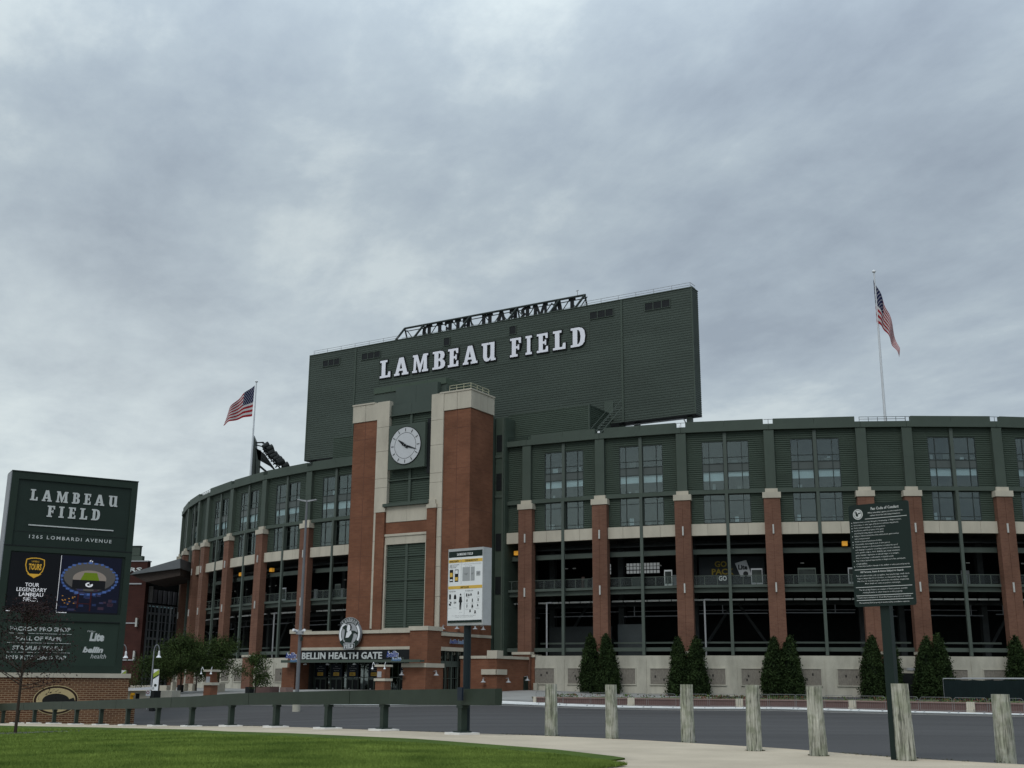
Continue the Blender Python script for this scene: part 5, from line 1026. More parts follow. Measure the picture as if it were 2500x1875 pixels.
for k in range(len(edges)-1):
    a, b = edges[k], edges[k+1]
    if k % 2 == 1:
        f_, L_ = wseg(a, b); MB().box(f_, 0, L_, -.02, .8, -.5, zpl+.06).box(f_, .05, L_-.05, -.3, -.02, -.5, -.05).build('pale_insert', 'cream', pw); continue
    n_ = max(1, int(round((b-a)/2.4)))
    for j in range(n_):
        f_, L_ = wseg(a+(b-a)*j/n_, a+(b-a)*(j+1)/n_)
        MB().box(f_, .006, L_-.006, 0, .5, -.6, -.02).box(f_, .006, L_-.006, .03, .5, -.02, zpl-.06).build('wall_block', 'rust', pw)
        MB().box(f_, .004, L_-.004, -.05, .55, zpl-.06, zpl+.04).build('wall_cap', 'rustlight', pw)
bedA = np.array([wpt(s_) for s_ in np.linspace(0, acc[-1], 60)]); bedA = offset_line(bedA, .4)
bedB = [COLS[i] for i in range(13, len(COLS))]
o_ = strip('planter_bed', bedA, bedB, 0, 'soil', 60, 10, zfun=lambda x, y: zpl-.02+.10*np.sin(x*.9)*np.sin(y*.7)*.6, skirt=.2)
def barrier(s0, s1, label):
    # set in front of the wall on the pale kerb strip
    f_, L_ = wseg(s0, s1); b_ = thing('crowd_barrier', label, 'barrier', tuple(f_(L_/2, -1.5, .0)), f_.ang, 'steel crowd barriers along the kerb')
    f_ = Fr(f_(0, -1.5, 0), f_.ang); zb_ = g1(*f_(L_/2, 0, 0)[:2])+.14; q = MB(); a, b = .05, L_-.05; h = 1.08
    P = [f_(a, 0, zb_+.15), f_(a, 0, zb_+h-.12), f_(a+.12, 0, zb_+h), f_(b-.12, 0, zb_+h), f_(b, 0, zb_+h-.12), f_(b, 0, zb_+.15), f_(a, 0, zb_+.15)]
    for x, y in zip(P[:-1], P[1:]): q.tube(x, y, .017, 6)
    q.build('frame', 'barrier', b_); q = MB(); n_ = 14
    for k in range(1, n_): u_ = a+(b-a)*k/n_; q.tube(f_(u_, 0, zb_+.15), f_(u_, 0, zb_+h), .005, 4)
    q.build('pickets', 'barrier', b_)
    for u_ in (a+.25, b-.25): MB().tube(f_(u_, -.28, zb_+.01), f_(u_, .28, zb_+.01), .02, 5).tube(f_(u_, 0, zb_), f_(u_, 0, zb_+.16), .02, 5).build('foot', 'galv', b_)
s_ = 0.6; k = 0
ords = ['first', 'second', 'third', 'fourth', 'fifth', 'sixth', 'seventh', 'eighth', 'ninth', 'tenth', 'eleventh', 'twelfth', 'thirteenth', 'fourteenth', 'fifteenth', 'sixteenth', 'seventeenth', 'eighteenth', 'nineteenth', 'twentieth']
while s_ < acc[-1]-3 and k < 19 and wpt(s_)[0] < 41: barrier(s_, s_+2.4, 'steel crowd barrier on the far kerb, %s from the brick annex' % ords[k]); s_ += 2.45; k += 1
# ------------------------------------------------------------------ foliage helpers
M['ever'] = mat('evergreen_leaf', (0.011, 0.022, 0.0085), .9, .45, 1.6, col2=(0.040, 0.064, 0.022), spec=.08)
M['leaf'] = mat('locust_leaf', (0.024, 0.045, 0.015), .9, .45, 1.2, col2=(0.058, 0.085, 0.025), spec=.1)
M['plum'] = mat('dark_plum_leaf', (0.020, 0.011, 0.012), .8, .4, 3, col2=(0.045, 0.022, 0.022), spec=.15)
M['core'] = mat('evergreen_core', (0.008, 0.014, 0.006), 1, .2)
def leaf_cloud(name, P, D, size, mt, parent, r_):
    """one quad leaf spray per point; D = outward directions"""
    n_ = len(P); a = r_.standard_normal((n_, 3)); a -= (a*D).sum(1)[:, None]*D*.4; a /= np.linalg.norm(a, axis=1)[:, None]
    b = np.cross(a, r_.standard_normal((n_, 3))); b /= np.linalg.norm(b, axis=1)[:, None]; s_ = (size*r_.uniform(.6, 1.4, n_))[:, None]
    v = np.stack([P-a*s_, P+b*s_*.45, P+a*s_, P-b*s_*.45], 1).reshape(-1, 3); f = np.arange(n_*4).reshape(-1, 4)
    return np_mesh(name, v, f, [mt], None, parent)
def evergreen(x, y, z, h, rad, seed, label):
    r_ = np.random.default_rng(seed); t_ = thing('evergreen_shrub', label, 'evergreen', (x, y, z), 0, 'tall cone shaped evergreens along the stadium wall')
    MB().tube((x, y, z-.2), (x, y, z+h*.6), .09, 6, .03).build('trunk', 'bark', t_)
    prof = lambda t: rad*np.where(t < .12, .80+t*1.7, np.power(np.clip(1-(t-.12)/.88, 0, 1), .50))
    ln_ = r_.normal(0, .10, 2); ph_ = r_.uniform(0, 6); K_ = 300; cl = r_.uniform(0, 1, K_)**1.25; an_ = r_.uniform(0, 6.283, K_); rr = prof(cl)*r_.uniform(.80, 1.06, K_)
    C = np.c_[x+rr*np.cos(an_), y+rr*np.sin(an_), z+.05+cl*h*.95]
    n_ = 13000; k = r_.integers(0, K_, n_); s0 = .12+.15*(1-cl[k]); off = r_.standard_normal((n_, 3))*s0[:, None]*np.array([.8, .8, 1.5])
    P = C[k]+off; D = P-np.array([x, y, 0]); D[:, 2] = .4; D /= np.linalg.norm(D, axis=1)[:, None]
    P[:, 2] = np.maximum(P[:, 2], z+.02); P = np.r_[P, np.c_[x+r_.normal(0, .05, 120), y+r_.normal(0, .05, 120), z+h*r_.uniform(.88, 1.03, 120)]]; D = np.r_[D, np.tile([0, 0, 1.0], (120, 1))]
    m_ = 700; tl = r_.uniform(0, .95, m_); ta = r_.uniform(0, 6.283, m_); tr_ = prof(tl)*r_.uniform(1.0, 1.16, m_); P = np.r_[P, np.c_[x+tr_*np.cos(ta), y+tr_*np.sin(ta), z+tl*h]]; D = np.r_[D, np.tile([0, 0, 1.0], (m_, 1))]
    kz = (P[:, 2]-z)/h; P[:, 0] += kz*ln_[0]+.07*np.sin(kz*7+ph_); P[:, 1] += kz*ln_[1]; D[:, :2] += r_.standard_normal((len(D), 2))*.2; leaf_cloud('crown', P, D, .10, 'ever', t_, r_)
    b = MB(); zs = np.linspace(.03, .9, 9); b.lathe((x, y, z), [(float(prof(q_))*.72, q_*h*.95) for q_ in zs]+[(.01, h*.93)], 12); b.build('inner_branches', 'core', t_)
EV = [(1444, 1549, .92, 'evergreen left of the first shrub pair, nearest the brick annex'), (1484, 1550, .98, 'evergreen right of the first shrub pair, nearest the brick annex'), (1660, 1557, .92, 'evergreen left of the second shrub pair from the annex'), (1699, 1557, .98, 'evergreen right of the second shrub pair from the annex'),
      (1892, 1557, .98, 'evergreen left of the third shrub pair, broad base'), (1934, 1554, 1.02, 'evergreen right of the third shrub pair, broad base'), (2134, 1554, 1.02, 'evergreen standing left of the conduct sign post'), (2178, 1562, .85, 'evergreen half hidden behind the conduct sign post'),
      (2262, 1557, .90, 'slim evergreen left of the pair right of the conduct sign'), (2300, 1549, .98, 'tallest evergreen beside the green fabric fence'), (2491, 1555, 1.05, 'evergreen cut by the right edge of the picture')]
def wall_y(xw):
    xs_ = COLS[13:, 0]; return np.interp(xw, xs_, COLS[13:, 1])
for k, (px, pt, rad, lb) in enumerate(EV):
    Y = 112.0
    for _ in range(6): X = at(px, 1690, Y)[0]; Y = float(wall_y(X))-1.9
    zt = at(px, pt, Y)[2]; evergreen(X, Y, zpl-.02, zt-zpl, rad*1.08, 100+k, lb)
# deciduous plaza trees
def branchy(root, base, h, spread, seed, mt_leaf, nl, leaf, trunk_r=.06, clear=.35, sub=7, mid=1.0):
    r_ = np.random.default_rng(seed); x, y, z = base; b = MB(); tips = []
    top = np.array([x+r_.normal(0, .05), y, z+h*.9]); b0 = np.array([x, y, z-.1]); b.tube(b0, np.array([x, y, z+h*clear]), trunk_r, 7, trunk_r*.75); b.tube(np.array([x, y, z+h*clear]), top, trunk_r*.75, 6, .012)
    for k in range(sub*3):
        t = clear+(.93-clear)*r_.uniform(0, 1)**.8; a = r_.uniform(0, 6.283); rel = (t-clear)/(1-clear); ln = spread*(1-.75*rel**1.5)*r_.uniform(.6, 1.05)
        p0 = np.array([x, y, z+h*t*.88]); p1 = p0+np.array([math.cos(a)*ln, math.sin(a)*ln, ln*r_.uniform(.15, .7)]); p1[2] = min(p1[2], z+h)
        m_ = (p0+p1)/2+np.array([0, 0, .06*h*r_.uniform(-.3, 1)]); b.tube(p0, m_, trunk_r*.35, 5, trunk_r*.22, cap=False); b.tube(m_, p1, trunk_r*.22, 4, .005, cap=False); tips += [m_, p1, (m_+p1)/2]
        for q_ in range(3):
            s0 = m_+(p1-m_)*r_.uniform(0, 1); e0 = s0+r_.normal(0, .22, 3)*spread*.55; b.tube(s0, e0, trunk_r*.13, 4, .004, cap=False); tips += [e0, (s0+e0)/2]
    b.build('trunk', 'bark', root)
    tips = np.array(tips); k = r_.integers(0, len(tips), nl); P = tips[k]+r_.standard_normal((nl, 3))*np.array([.16, .16, .11])*spread*mid; D = r_.standard_normal((nl, 3)); D /= np.linalg.norm(D, axis=1)[:, None]
    leaf_cloud('crown', P, D, leaf, mt_leaf, root, r_)
def ptree(px, py, pytop, Y, spread, seed, nl, label):
    p = at(px, py, Y); z = g1(p[0], p[1])+.1; h = at(px, pytop, Y)[2]-z; t_ = thing('plaza_tree', label, 'tree', (p[0], p[1], z), 0, 'young plaza trees left of the gate'); branchy(t_, (p[0], p[1], z), h, spread, seed, 'leaf', int(nl*1.25), .085, .09, .2, 8)
ptree(387, 1688, 1590, 108, 2.9, 1, 9000, 'young green tree nearest the marquee sign on the plaza')
ptree(440, 1690, 1548, 110, 2.8, 2, 9000, 'tallest young plaza tree in front of the curved brick columns')
ptree(532, 1690, 1552, 112, 2.7, 3, 8000, 'leafy young tree behind the free standing brick pillar')
ptree(478, 1690, 1572, 116, 2.3, 8, 7000, 'young tree between the tallest plaza tree and the brick pillar')
ptree(622, 1697, 1590, 106, 1.5, 4, 2600, 'sparse brownish young tree left of the gate canopy')
# foreground plum tree
p = ground_at(36, 1800); ft = thing('plum_tree', 'thin dark purple leaved tree in the lawn in front of the marquee sign', 'tree', (p[0], p[1], p[2]+.1))
h = at(40, 1446, p[1])[2]-p[2]; branchy(ft, (p[0], p[1], p[2]+.1), h, 2.4, 12, 'plum', 3900, .05, .07, .33, 12, .85)
r_ = np.random.default_rng(3); n_ = 900; X = p[0]+r_.normal(0, 1.0, n_); Y = p[1]+r_.normal(0, .5, n_); zz_ = gz(X, Y)+.16
mo = leaf_cloud('mulch', np.c_[X, Y, zz_], np.tile([0, 0, 1.0], (n_, 1)), .05, mat('mulch', (.18, .19, .16), .9, .3, 5), None, r_); tag(mo, kind='stuff')
# grass blades over the near lawn
n_ = 330000; r_ = np.random.default_rng(5); px_ = r_.uniform(-30, 1530, n_); py_ = r_.uniform(0, 1, n_)**1.0*110+1772
def lawn_top(px): return np.interp(px, [0, 221, 474, 554, 700, 1017, 1356, 1515], [1777.5, 1782.5, 1790.5, 1795.5, 1800.5, 1816.5, 1844.5, 1866])
py_ = lawn_top(px_)-.3+(1890-lawn_top(px_))*r_.uniform(0, 1, n_)
k_ = px_ < 1526-np.maximum(0, py_-1867)*8.0+r_.normal(0, 3, n_); px_, py_ = px_[k_], py_[k_]; n_ = len(px_)
d = _fw[None]+_r2[None]*((px_-1250)/F_PX)[:, None]+_u2[None]*((937.5-py_)/F_PX)[:, None]
t_ = np.full(n_, 30.0)
for _ in range(14):
    X = d[:, 0]*t_; Y = d[:, 1]*t_; gzv = np.concatenate([gz(X[i:i+40000], Y[i:i+40000]) for i in range(0, n_, 40000)])+.13; t_ = np.where(d[:, 2] < -1e-4, t_*.3+.7*np.clip((gzv-EYE)/d[:, 2], 12, 110), 30)
B = np.c_[X, Y, gzv-.01]; a = r_.uniform(0, 6.283, n_); w_ = .0045+.00022*Y; hgt = r_.uniform(.028, .065, n_)*(1+.010*Y); U_ = np.c_[np.cos(a)*w_, np.sin(a)*w_, np.zeros(n_)]; tip_ = B+np.c_[r_.normal(0, .022, n_), r_.normal(0, .022, n_), hgt]
v = np.stack([B-U_, B+U_, tip_], 1).reshape(-1, 3)
go_ = np_mesh('grass', v, np.arange(n_*3).reshape(-1, 3), [mat('grass_blade', (0.105, 0.180, 0.030), .8, .35, .5, col2=(0.220, 0.295, 0.060), spec=.12)]); tag(go_, kind='stuff')
# low planting and weeds on the planter bed
n_ = 5200; r_ = np.random.default_rng(9); s_ = r_.uniform(1, acc[-1]-1, n_); cl_ = np.sin(s_*.9)+np.sin(s_*.37+1) > .1; base = np.array([wpt(q_) for q_ in s_]); off = r_.uniform(.7, 3.0, n_); P2 = base.copy(); P2[:, 1] += off
keep = cl_ | (r_.uniform(0, 1, n_) < .15); P2 = P2[keep]; n_ = len(P2); zz_ = zpl+r_.uniform(0, .38, n_)**1.2
for nm, mt, sel_ in (('weeds', mat('weed_green', (.07, .11, .03), .9, .35, 1), np.arange(n_) % 3 > 0), ('dry_plants', mat('dry_red_plant', (.13, .05, .03), .9, .35, 1), np.arange(n_) % 3 == 0)):
    q = P2[sel_]; o_ = leaf_cloud(nm, np.c_[q, zz_[sel_]], np.tile([0, 0, 1.0], (len(q), 1)), .10, mt, None, r_); tag(o_, kind='stuff')

# grass and grit at the feet of the bollards and along the path edges
r_ = np.random.default_rng(21); Pw = []
for o in [q_ for q_ in COL.objects if q_.name.startswith('bollard')]:
    c_ = np.array([v_.co[:] for v_ in list(o.data.vertices)[:40]]).mean(0); n_ = 34; a = r_.uniform(0, 6.283, n_)**1.0; rr = r_.uniform(.16, .235, n_)
    Pw.append(np.c_[c_[0]+rr*np.cos(a), c_[1]+rr*np.sin(a), np.full(n_, g1(c_[0], c_[1])+.115)])
e_ = resample(walk_far, 500); e_ = e_[(e_[:, 1] > 18) & (e_[:, 1] < 60)]; k_ = r_.integers(0, len(e_), 1500); q_ = e_[k_]+r_.normal(0, .07, (1500, 2)); m_ = np.sin(q_[:, 0]*1.7)+np.sin(q_[:, 0]*.6+2) > .5; q_ = q_[m_]
Pw.append(np.c_[q_, gz(q_[:, 0], q_[:, 1])+.11])
Pw = np.concatenate(Pw); tag(leaf_cloud('dirt_and_weeds', Pw, np.tile([0, 0, 1.0], (len(Pw), 1)), .025, mat('dirt_clump', (.075, .075, .045), .95, .4, 6), None, r_), kind='stuff')
# ------------------------------------------------------------------ flags
def flag(label, plabel, Yd, pole_top, pole_bot, ht, hb, et, eb, waves, bulge):
    a, b = at(*pole_top, Yd), at(*pole_bot, Yd); a[0] = b[0] = (a[0]+b[0])/2
    pt = thing('flagpole', plabel, 'flagpole', (b[0], b[1], 24))
    MB().tube((b[0], b[1], 24), (a[0], a[1], a[2]-.15), .17, 10, .08).build('pole', mat('white_pole', (.6, .62, .64), .4, .05, metal=.2), pt)
    MB().lathe((a[0], a[1], a[2]-.15), [(.02, 0), (.18, .1), (.22, .22), (.15, .34), (.02, .4)], 10).build('finial', 'white', pt)
    A_, B_, C_2, D_2 = [at(*q_, Yd-.1) for q_ in (ht, hb, et, eb)]
    nu, nv = 66, 39; vs = []
    for j in range(nv+1):
        for i in range(nu+1):
            s_, t_ = i/nu, j/nv; p = (A_*(1-t_)+B_*t_)*(1-s_)+(C_2*(1-t_)+D_2*t_)*s_
            w1 = math.sin(s_*waves*6.283+t_*2.0)*.32*s_**.6*(1 if True else 0)
            p = p+np.array([.12*w1, w1*1.3, bulge*math.sin(s_*math.pi)*(1-t_*.3)+.10*math.sin(s_*13+t_*3)*s_]); vs.append(p)
    f, mi = [], []
    for j in range(nv):
        for i in range(nu):
            k = j*(nu+1)+i; f.append((k, k+1, k+nu+2, k+nu+1)); st_ = j//3
            if j < 21 and i < 26: m_ = 2 if not ((i % 4 == 1 and j % 4 == 1) or (i % 4 == 3 and j % 4 == 3)) else 1
            else: m_ = 0 if st_ % 2 == 0 else 1
            mi.append(m_)
    o = np_mesh('flag', np.array(vs), np.array(f), ['red', 'flagwhite', 'navy'], mi); tag(o, label, 'flag', 'flags flying over the stadium roof')
flag('striped flag blowing to the left on the left hand pole', 'white flagpole with a blowing flag beside the floodlights', 152, (624, 932), (613, 1170), (622, 941), (615.5, 1016), (560, 997), (543, 1038), 2.0, .25)
flag('limp striped flag drooping to the right on the right hand pole', 'tall white flagpole with a limp flag right of the scoreboard', 119, (2131.5, 664), (2164, 1030), (2132, 683), (2140.5, 786), (2196, 852), (2194, 873), 2.6, .9)
# ------------------------------------------------------------------ floodlight bank on the left roof
Yf = 153; fb = at(628, 1165, Yf); bk_ = thing('floodlight_bank', 'dark steel floodlight bank leaning over the roof beside the left flag', 'floodlights', (fb[0], fb[1], 25)); dk = mat('floodlight_black', (.018, .022, .022), .6, .15)
def bar3(pts, r, nm, mt=None): 
    q = MB()
    for a, b in zip(pts[:-1], pts[1:]): q.tube(a, b, r, 6)
    return q.build(nm, mt or dk, bk_)
A = lambda px, py, dy=0: at(px, py, Yf+dy)
pa, pb, pc, pd = A(617, 1060), A(624, 1076), A(621, 1175), A(611, 1175)
q = MB(); q.hexa([pd, pc, pc+np.array([0, 1.2, 0]), pd+np.array([0, 1.2, 0]), pa, pb, pb+np.array([0, 1.2, 0]), pa+np.array([0, 1.2, 0])]); q.build('mast_plate', mat('mast_green', (.05, .06, .055), .5, .1), bk_)
q = MB(); q.hexa([A(624, 1160), A(634, 1160), A(634, 1160, 1), A(624, 1160, 1), A(624, 1095), A(638, 1100), A(638, 1100, 1), A(624, 1095, 1)]); q.build('mast_plate', MATS['mast_green'], bk_)
q = MB(); q.hexa([A(630, 1122), A(672, 1146), A(672, 1146, 2), A(630, 1122, 2), A(625, 1093), A(646, 1108), A(646, 1108, 2), A(625, 1093, 2)]); q.build('platform', dk, bk_)
bar3([A(624, 1081), A(643, 1080), A(648, 1087)], .10, 'walkway_rail'); bar3([A(624, 1086), A(648, 1092)], .08, 'walkway_rail'); bar3([A(634, 1138), A(660, 1160)], .16, 'brace'); bar3([A(640, 1118), A(672, 1148)], .12, 'brace'); bar3([A(655, 1150), A(657, 1170)], .3, 'strut')
for k in range(6): bar3([A(640+k*1.5, 1082+k*5), A(648+k*2, 1084+k*6)], .06, 'walkway_rail')
rr = np.random.default_rng(2)
for k in range(7):
    t = k/6; c0 = A(652+t*37, 1092+t*40+4*math.sin(t*3)); 
    for dy in (-1.0, .9):
        c = c0+np.array([rr.normal(0, .12), dy, rr.normal(0, .08)]); dir_ = np.array([.55, .3, .30]); dir_ /= np.linalg.norm(dir_)
        MB().tube(c-dir_*.42, c+dir_*.42, .30, 12, .52).build('floodlight', dk, bk_); 
    bar3([c0-np.array([.3, 1.2, .5]), c0-np.array([.3, -1.2, .5]), c0], .07, 'bracket')
    bar3([c0-np.array([.3, 0, .5]), A(644+t*34, 1105+t*44)], .1, 'bracket')

# ------------------------------------------------------------------ tall parking-lot light pole
p = ground_at(723, 1737); lp = thing('parking_light_pole', 'tall grey light pole with two arms and cameras in front of the gate', 'light pole', (p[0], p[1], p[2]))
zt = at(757, 1224, p[1])[2]
MB().lathe((p[0], p[1], p[2]-.1), [(.32, 0), (.32, .75), (.28, .8), (.01, .8)], 20).build('concrete_base', 'concrete', lp)
MB().tube((p[0], p[1], p[2]+.7), (p[0], p[1], zt), .16, 14, .08).build('shaft', mat('pole_grey', (.15, .155, .165), .5, .08, 2), lp)
for s_ in (-1, 1):
    MB().hexa([(p[0]+s_*.05, p[1]-.1, zt-.06), (p[0]+s_*.8, p[1]-.14, zt+.10), (p[0]+s_*.8, p[1]+.14, zt+.10), (p[0]+s_*.05, p[1]+.1, zt-.06), (p[0]+s_*.05, p[1]-.1, zt+.08), (p[0]+s_*.8, p[1]-.14, zt+.18), (p[0]+s_*.8, p[1]+.14, zt+.18), (p[0]+s_*.05, p[1]+.1, zt+.08)]).build('lamp_head', 'grey', lp)
zc = at(738, 1540, p[1])[2]; f_ = Fr(p, 0)
MB().box(f_, -.28, .28, -.35, -.05, zc-.3, zc).build('camera_mount', 'grey', lp)
for s_ in (-1, 1): MB().tube(f_(s_*.25, -.3, zc-.05), f_(s_*.45, -.7, zc+.03), .11, 10).build('camera', 'white', lp)
MB().box(f_, .1, .25, -.25, -.05, zc-.8, zc-.5).build('junction_box', 'darkgreen', lp)
# plaza lamps
def plamp(px, py, pytop, Y, label, banner=True):
    p = at(px, py, Y); z = g1(p[0], p[1])+.1; h = at(px, pytop, Y)[2]-z; t_ = thing('plaza_lamp', label, 'street lamp', (p[0], p[1], z), 0, 'plaza lamps with shades and banners')
    x, y = p[0], p[1]; q = MB().tube((x, y, z), (x, y, z+h-.5), .07, 8, .05); P = [(x+.23*(1-math.cos(a)), y, z+h-.5+.5*math.sin(a)) for a in np.linspace(0, math.pi, 9)]
    for a, b in zip(P[:-1], P[1:]): q.tube(a, b, .035, 6)
    q.build('post', 'galv', t_); c = (x+.46, y, z+h-1.1)
    MB().lathe(c, [(.22, 0), (.21, .04), (.09, .2), (.08, .5), (.02, .6)], 14).build('shade', 'white', t_)
    if banner:
        f_ = Fr((x, y), 0); b_ = MB().box(f_, .12, .62, -.02, .02, z+h-3.9, z+h-2.1).build('banner', 'white', t_)
        MB().quad(f_(.12, -.025, z+h-2.9), f_(.62, -.025, z+h-2.5), f_(.62, -.025, z+h-2.1), f_(.12, -.025, z+h-2.45)).build('banner_stripe', mat('lime', (.30, .38, .05), .7, .05), b_); MB().quad(f_(.12, -.03, z+h-2.95), f_(.62, -.03, z+h-2.62), f_(.62, -.03, z+h-2.5), f_(.12, -.03, z+h-2.82)).build('banner_stripe', 'darkgreen', b_)
        MB().disc(f_, .37, -.03, z+h-3.45, .12, 16).build('banner_emblem', 'darkgreen', b_)
plamp(368, 1686, 1574, 104, 'gooseneck plaza lamp with a striped banner right of the marquee sign'); plamp(286, 1686, 1574, 100, 'gooseneck plaza lamp mostly hidden behind the marquee sign')
# free-standing brick pillars
def pillar(px0, px1, py, pytop, Y, label, mid):
    a, b = at(px0, py, Y), at(px1, py, Y); z = g1(a[0], a[1])-.2; t_ = thing('brick_pillar', label, 'pillar', (a[0], a[1], z), A31, 'free standing brick pillars at the plaza'); w_ = (b[0]-a[0])/1.3; f_ = Fr(a, A31); zt = at(px0, pytop, Y)[2]; zm = at(px0, mid, Y)[2]
    MB().box(f_, 0, w_, 0, w_*.9, z, zm-.12).box(f_, .08, w_-.08, .08, w_*.9-.08, zm+.12, zt-.1).build('brick_shaft', 'brick', t_); MB().box(f_, -.1, w_+.1, -.1, w_, zm-.12, zm+.1).build('stone_band', 'cream', t_); MB().box(f_, -.08, w_+.08, -.08, w_, zt-.1, zt+.08).build('cap', 'cream', t_)
    for u_ in (-.05, w_+.05):
        MB().tube(f_(u_, -.1, zt+.05), f_(u_*1.2-.1, -.15, zt+.3), .025, 5).tube(f_(u_*1.2-.1, -.15, zt+.3), f_(u_*1.2-.15, -.2, zt+.05), .025, 5).lathe(f_(u_*1.2-.15, -.2, zt-.3), [(.11, 0), (.04, .14), (.02, .3)], 10).build('lamp', 'white', t_)
    MB().box(f_, .15, .6, .05, .079, zt-1.0, zt-.5).build('plaque', 'grey', t_)
pillar(496, 528, 1696, 1637, 101.5, 'free standing brick pillar with two white lamps left of the gate', 1669)
pillar(915, 952, 1696, 1625, 104.5, 'free standing brick pillar with stone band in front of the gate doors', 1659)
# concrete plinths, bins and low blocks on the plaza
def blk(name, px0, px1, py0, py1, Y, d, mt, label, cat, group=None, ang=A31):
    a, b = at(px0, py1, Y), at(px1, py1, Y); z0 = min(a[2], g1(a[0], a[1])); f_ = Fr(a, ang); o = MB().box(f_, 0, (b[0]-a[0])/max(.6, math.cos(ang)+.05), 0, d, z0-.1, at(px0, py0, Y)[2]).build(name, mt); return tag(o, label, cat, group)
for a in ((416, 421, 1665, 1686, 116, .5, 'pale concrete plinth nearest the tall plaza tree'), (445, 450, 1669, 1687, 116, .5, 'narrow yellowish concrete plinth on the plaza'), (459, 471, 1669, 1688, 116, .6, 'wide concrete plinth left of the brick pillar')): blk('concrete_plinth', *a[:6], 'cream', a[6], 'plinth', 'concrete plinths on the plaza')
blk('concrete_plinth', 523, 536, 1668, 1694, 112, .8, 'cream', 'tall concrete plinth behind the brick pillar', 'plinth', 'concrete plinths on the plaza')
blk('litter_bin', 598, 611, 1677, 1691, 110, .6, 'black', 'black litter bin left of the sparse tree trunk', 'bin', 'litter bins on the plaza'); blk('litter_bin', 432, 440, 1672, 1686, 112, .5, 'black', 'black litter bin beside the tallest plaza tree trunk', 'bin', 'litter bins on the plaza'); blk('litter_bin', 350, 356, 1663, 1674, 128, .5, 'black', 'distant litter bin left of the lamp post', 'bin', 'litter bins on the plaza')
blk('brick_planter', 624, 666, 1676, 1691, 110, 1.2, 'rust', 'low red block planter left of the gate', 'planter'); blk('brick_planter', 683, 700, 1678, 1690, 109.5, 1, 'rustlight', 'small pink planter block beside the gate pier', 'planter')
# guard booth, stop sign, raised beds
a = at(311, 1706, 100); bth = thing('guard_booth', 'small beige guard booth with a white flat roof beside the marquee sign', 'booth', (a[0], a[1], g1(a[0], a[1])), R(12)); f_ = Fr(a, R(12)); z0, z1 = g1(a[0], a[1])-.2, at(330, 1687, 100)[2]
MB().box(f_, 0, 1.8, 0, 1.6, z0, z1).build('wall', mat('beige_wall', (.38, .36, .29), .8, .06), bth); MB().hexa([f_(-.2, -.3, z1+.005), f_(1.95, -.3, z1+.12), f_(1.95, 1.85, z1+.12), f_(-.2, 1.85, z1+.005), f_(-.2, -.3, z1+.2), f_(1.95, -.3, z1+.34), f_(1.95, 1.85, z1+.34), f_(-.2, 1.85, z1+.2)]).build('roof', 'white', bth)
MB().box(f_, .65, .95, -.02, -.003, z1-.65, z1-.2).build('window', 'dark', bth)
yb = MB(); yb.box(f_, .25, .5, -.5, -.25, z1-1.1, z1-.25).box(f_, .3, .6, -.6, -.2, z1-.35, z1-.15); tag(yb.build('ticket_machine', 'yellow'), 'small yellow machine in front of the guard booth', 'machine')
a = at(361, 1692, 96); ss = thing('stop_sign', 'small round red and white sign on a stand beside the lamp', 'sign', (a[0], a[1], g1(a[0], a[1])), 0); f_ = Fr(a, 0); zc = a[2]
MB().tube((a[0], a[1]+.03, zc-1.3), (a[0], a[1]+.03, zc), .025, 6).build('stand', 'grey', ss); b_ = MB().box(f_, -.16, .22, -.0, .02, zc-.22, zc+.2).build('board', 'white', ss); MB().disc(f_, 0, -.01, zc+.05, .13, 16, r2=.08).build('red_ring', 'red', b_)
blk('planter_pot', 366, 379, 1686, 1697, 98, .7, 'black', 'big black plant pot at the foot of the banner lamp', 'pot')
blk('retaining_wall', 381, 422, 1686, 1698, 100, 2.0, 'concrete', 'low grey retaining wall right of the plant pot', 'retaining wall', None, R(-5)); blk('retaining_wall', 318, 412, 1673, 1679, 118, 2.0, 'cream', 'long pale retaining wall behind the guard booth', 'retaining wall', None, R(-2))
# ------------------------------------------------------------------ atrium building far left
at_ = thing('atrium_building', 'dark red brick atrium building with slanted canopy and tall curtain wall', 'building', tuple(at(330, 1690, 165)), 0)
FY = 165
def B(px, py, dy=0): return at(px, py, FY+dy)
f_ = Fr(B(285, 1690), R(-8)); z_at = lambda py: B(350, py)[2]
xr = B(367, 1370)[0]-f_.o[0]
MB().box(f_, -16, xr-.2, 0, 1.0, 0, z_at(1372)).build('brick_tower', 'brickdark', at_)
MB().box(f_, -16, xr-.1, -.1, 1.1, z_at(1371.5), z_at(1369)).build('tower_coping', 'grey', at_)
MB().box(f_, -14, xr-1.2, .3, 1.0, z_at(1368.9), z_at(1357)).box(f_, -13, xr-1.7, .4, .95, z_at(1356), z_at(1334)).build('roof_screen', 'green', at_); MB().box(f_, -13, xr-1.6, .3, 1.0, z_at(1334), z_at(1332)).build('roof_trim', 'darkgreen', at_)
q = MB(); put_text(q, f_, 'PACKERS', -5.4, B(350, 1395)[0]-f_.o[0], B(330, 1397)[2], B(330, 1386)[2], -.15, bold=.03, th=.1); q.build('lettering', 'offwhite', at_)
for z_ in (1424, 1520, 1610): MB().box(f_, xr-4, xr-.8, -.12, -.0, B(330, z_+3)[2], B(330, z_)[2]).build('sill_band', 'grey', at_)
for px, py in ((337, 1520), (331, 1600)): c = B(px, py); MB().box(Fr(c, 0), -.12, .12, -.9, -.1, c[2]-.6, c[2]+.6).build('wall_light', 'tube', at_)
bk2 = np.array([0, 9, 0.0])
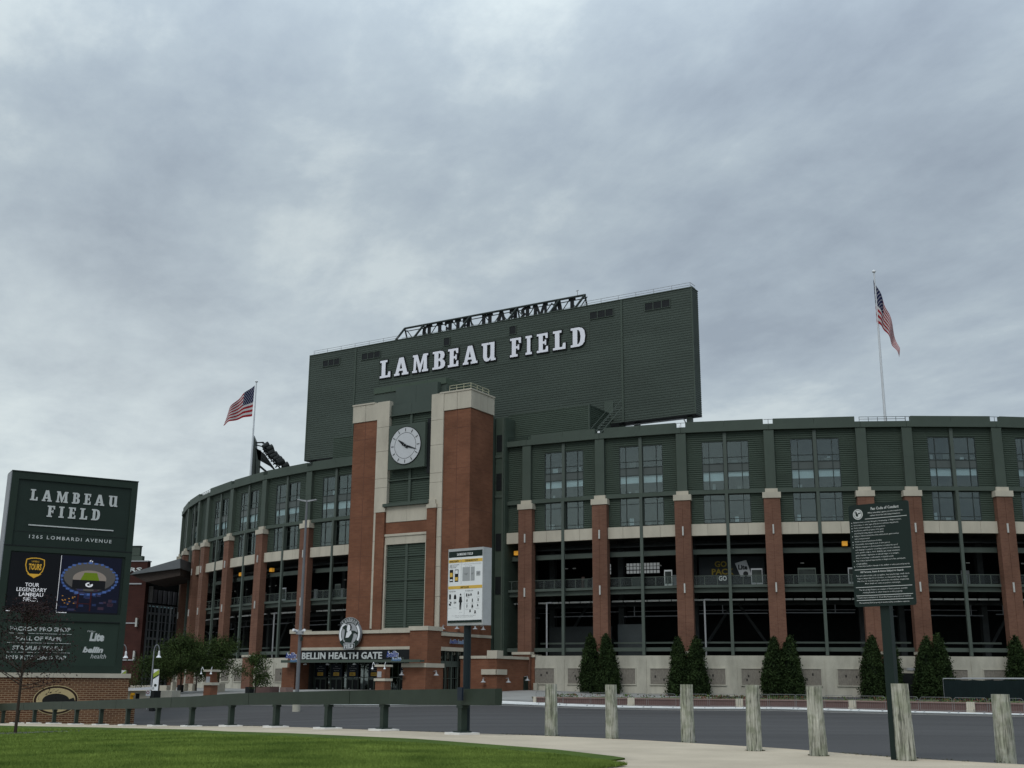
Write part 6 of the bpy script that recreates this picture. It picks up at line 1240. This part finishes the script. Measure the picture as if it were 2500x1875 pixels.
q = MB(); P_ = [B(317, 1403, -7), B(440, 1387, -7), B(440, 1363.5, -7), B(328, 1396, -7)]; q.hexa([P_[0], P_[1], P_[1]+bk2, P_[0]+bk2, P_[3], P_[2], P_[2]+bk2, P_[3]+bk2]); q.build('canopy_roof', mat('canopy_grey', (.13, .14, .145), .6, .08), at_)
q = MB(); P_ = [B(356, 1421, -6.5), B(440, 1405, -6.5), B(440, 1388, -6.5), B(322, 1403.5, -6.5)]; q.hexa([P_[0], P_[1], P_[1]+bk2, P_[0]+bk2, P_[3], P_[2], P_[2]+bk2, P_[3]+bk2]); q.build('canopy_soffit', mat('soffit_brown', (.045, .035, .03), .8, .1), at_)
cw0, cw1 = B(344, 1690, 2), B(455, 1690, 12); fc = Fr(cw0, math.atan2(*(cw1-cw0)[:2][::-1])); Lc = float(np.linalg.norm((cw1-cw0)[:2]))
zc0, zc1, zc2 = .3, B(370, 1478, 4)[2], B(370, 1395, 4)[2]
MB().box(fc, 0, Lc, .3, 1, zc1, zc2).build('upper_wall', 'dark', at_)
cg = MB().box(fc, 0, Lc, .2, .3, zc0, zc1).build('curtain_glass', 'darkglass', at_); MB().box(fc, 0, Lc, 3, 3.3, zc0, zc1).build('lobby_wall', 'room', at_)
q = MB()
for k in range(13): u_ = Lc*k/12; q.box(fc, u_-.05, u_+.05, .0 if k % 3 else -.15, .2, zc0, zc1)
for k in range(11): z_ = zc0+(zc1-zc0)*k/10; w_ = .06 if k % 3 else .16; q.box(fc, 0, Lc, .05, .19, z_-w_, z_+w_)
q.build('curtain_mullions', mat('mullion_grey', (.20, .21, .22), .5, .1), cg)
q = MB()
for k in range(8): u_ = Lc*(.12+k*.11); z_ = zc1+.3; q.box(fc, u_, u_+.7, .1, .28, z_, z_+1.9)
q.build('wall_letters', mat('dim_letters', (.13, .13, .14), .6, .1), at_)
MB().box(fc, Lc*.02, Lc*.08, .0, .28, zc1+.3, zc1+2.6).build('wall_emblem', 'grey', at_)
# ------------------------------------------------------------------ green fabric fence at the right
fa, fb_ = at(2306, 1700, 103), at(2600, 1705, 99); ff = thing('fabric_fence', 'chain fence covered in dark green fabric with a silver top rail at the right', 'fence', (fa[0], fa[1], zpl), math.atan2((fb_-fa)[1], (fb_-fa)[0])); f_ = Fr(fa, math.atan2((fb_-fa)[1], (fb_-fa)[0])); L_ = float(np.linalg.norm((fb_-fa)[:2])); ztp = at(2400, 1657, 101)[2]
q = MB(); n_ = 60
for k in range(n_):
    u0, u1 = L_*k/n_, L_*(k+1)/n_; w0, w1 = .05*math.sin(k*1.3), .05*math.sin((k+1)*1.3); dz0, dz1 = .06*abs(math.sin(k*.4)), .06*abs(math.sin((k+1)*.4)); q.quad(f_(u0, w0, zpl), f_(u1, w1, zpl), f_(u1, w1, ztp-.08-dz1), f_(u0, w0, ztp-.08-dz0))
q.build('fabric', 'mesh', ff); MB().tube(f_(0, .1, ztp), f_(L_, .1, ztp), .05, 6).build('top_rail', 'galv', ff)
for k in range(5): MB().tube(f_(L_*k/4, .12, zpl), f_(L_*k/4, .12, ztp+.02), .05, 6).build('post', 'galv', ff)
MB().box(f_, 1.5, L_, .35, .6, ztp-.02, ztp+.10).build('stacked_rail', 'alum', ff)
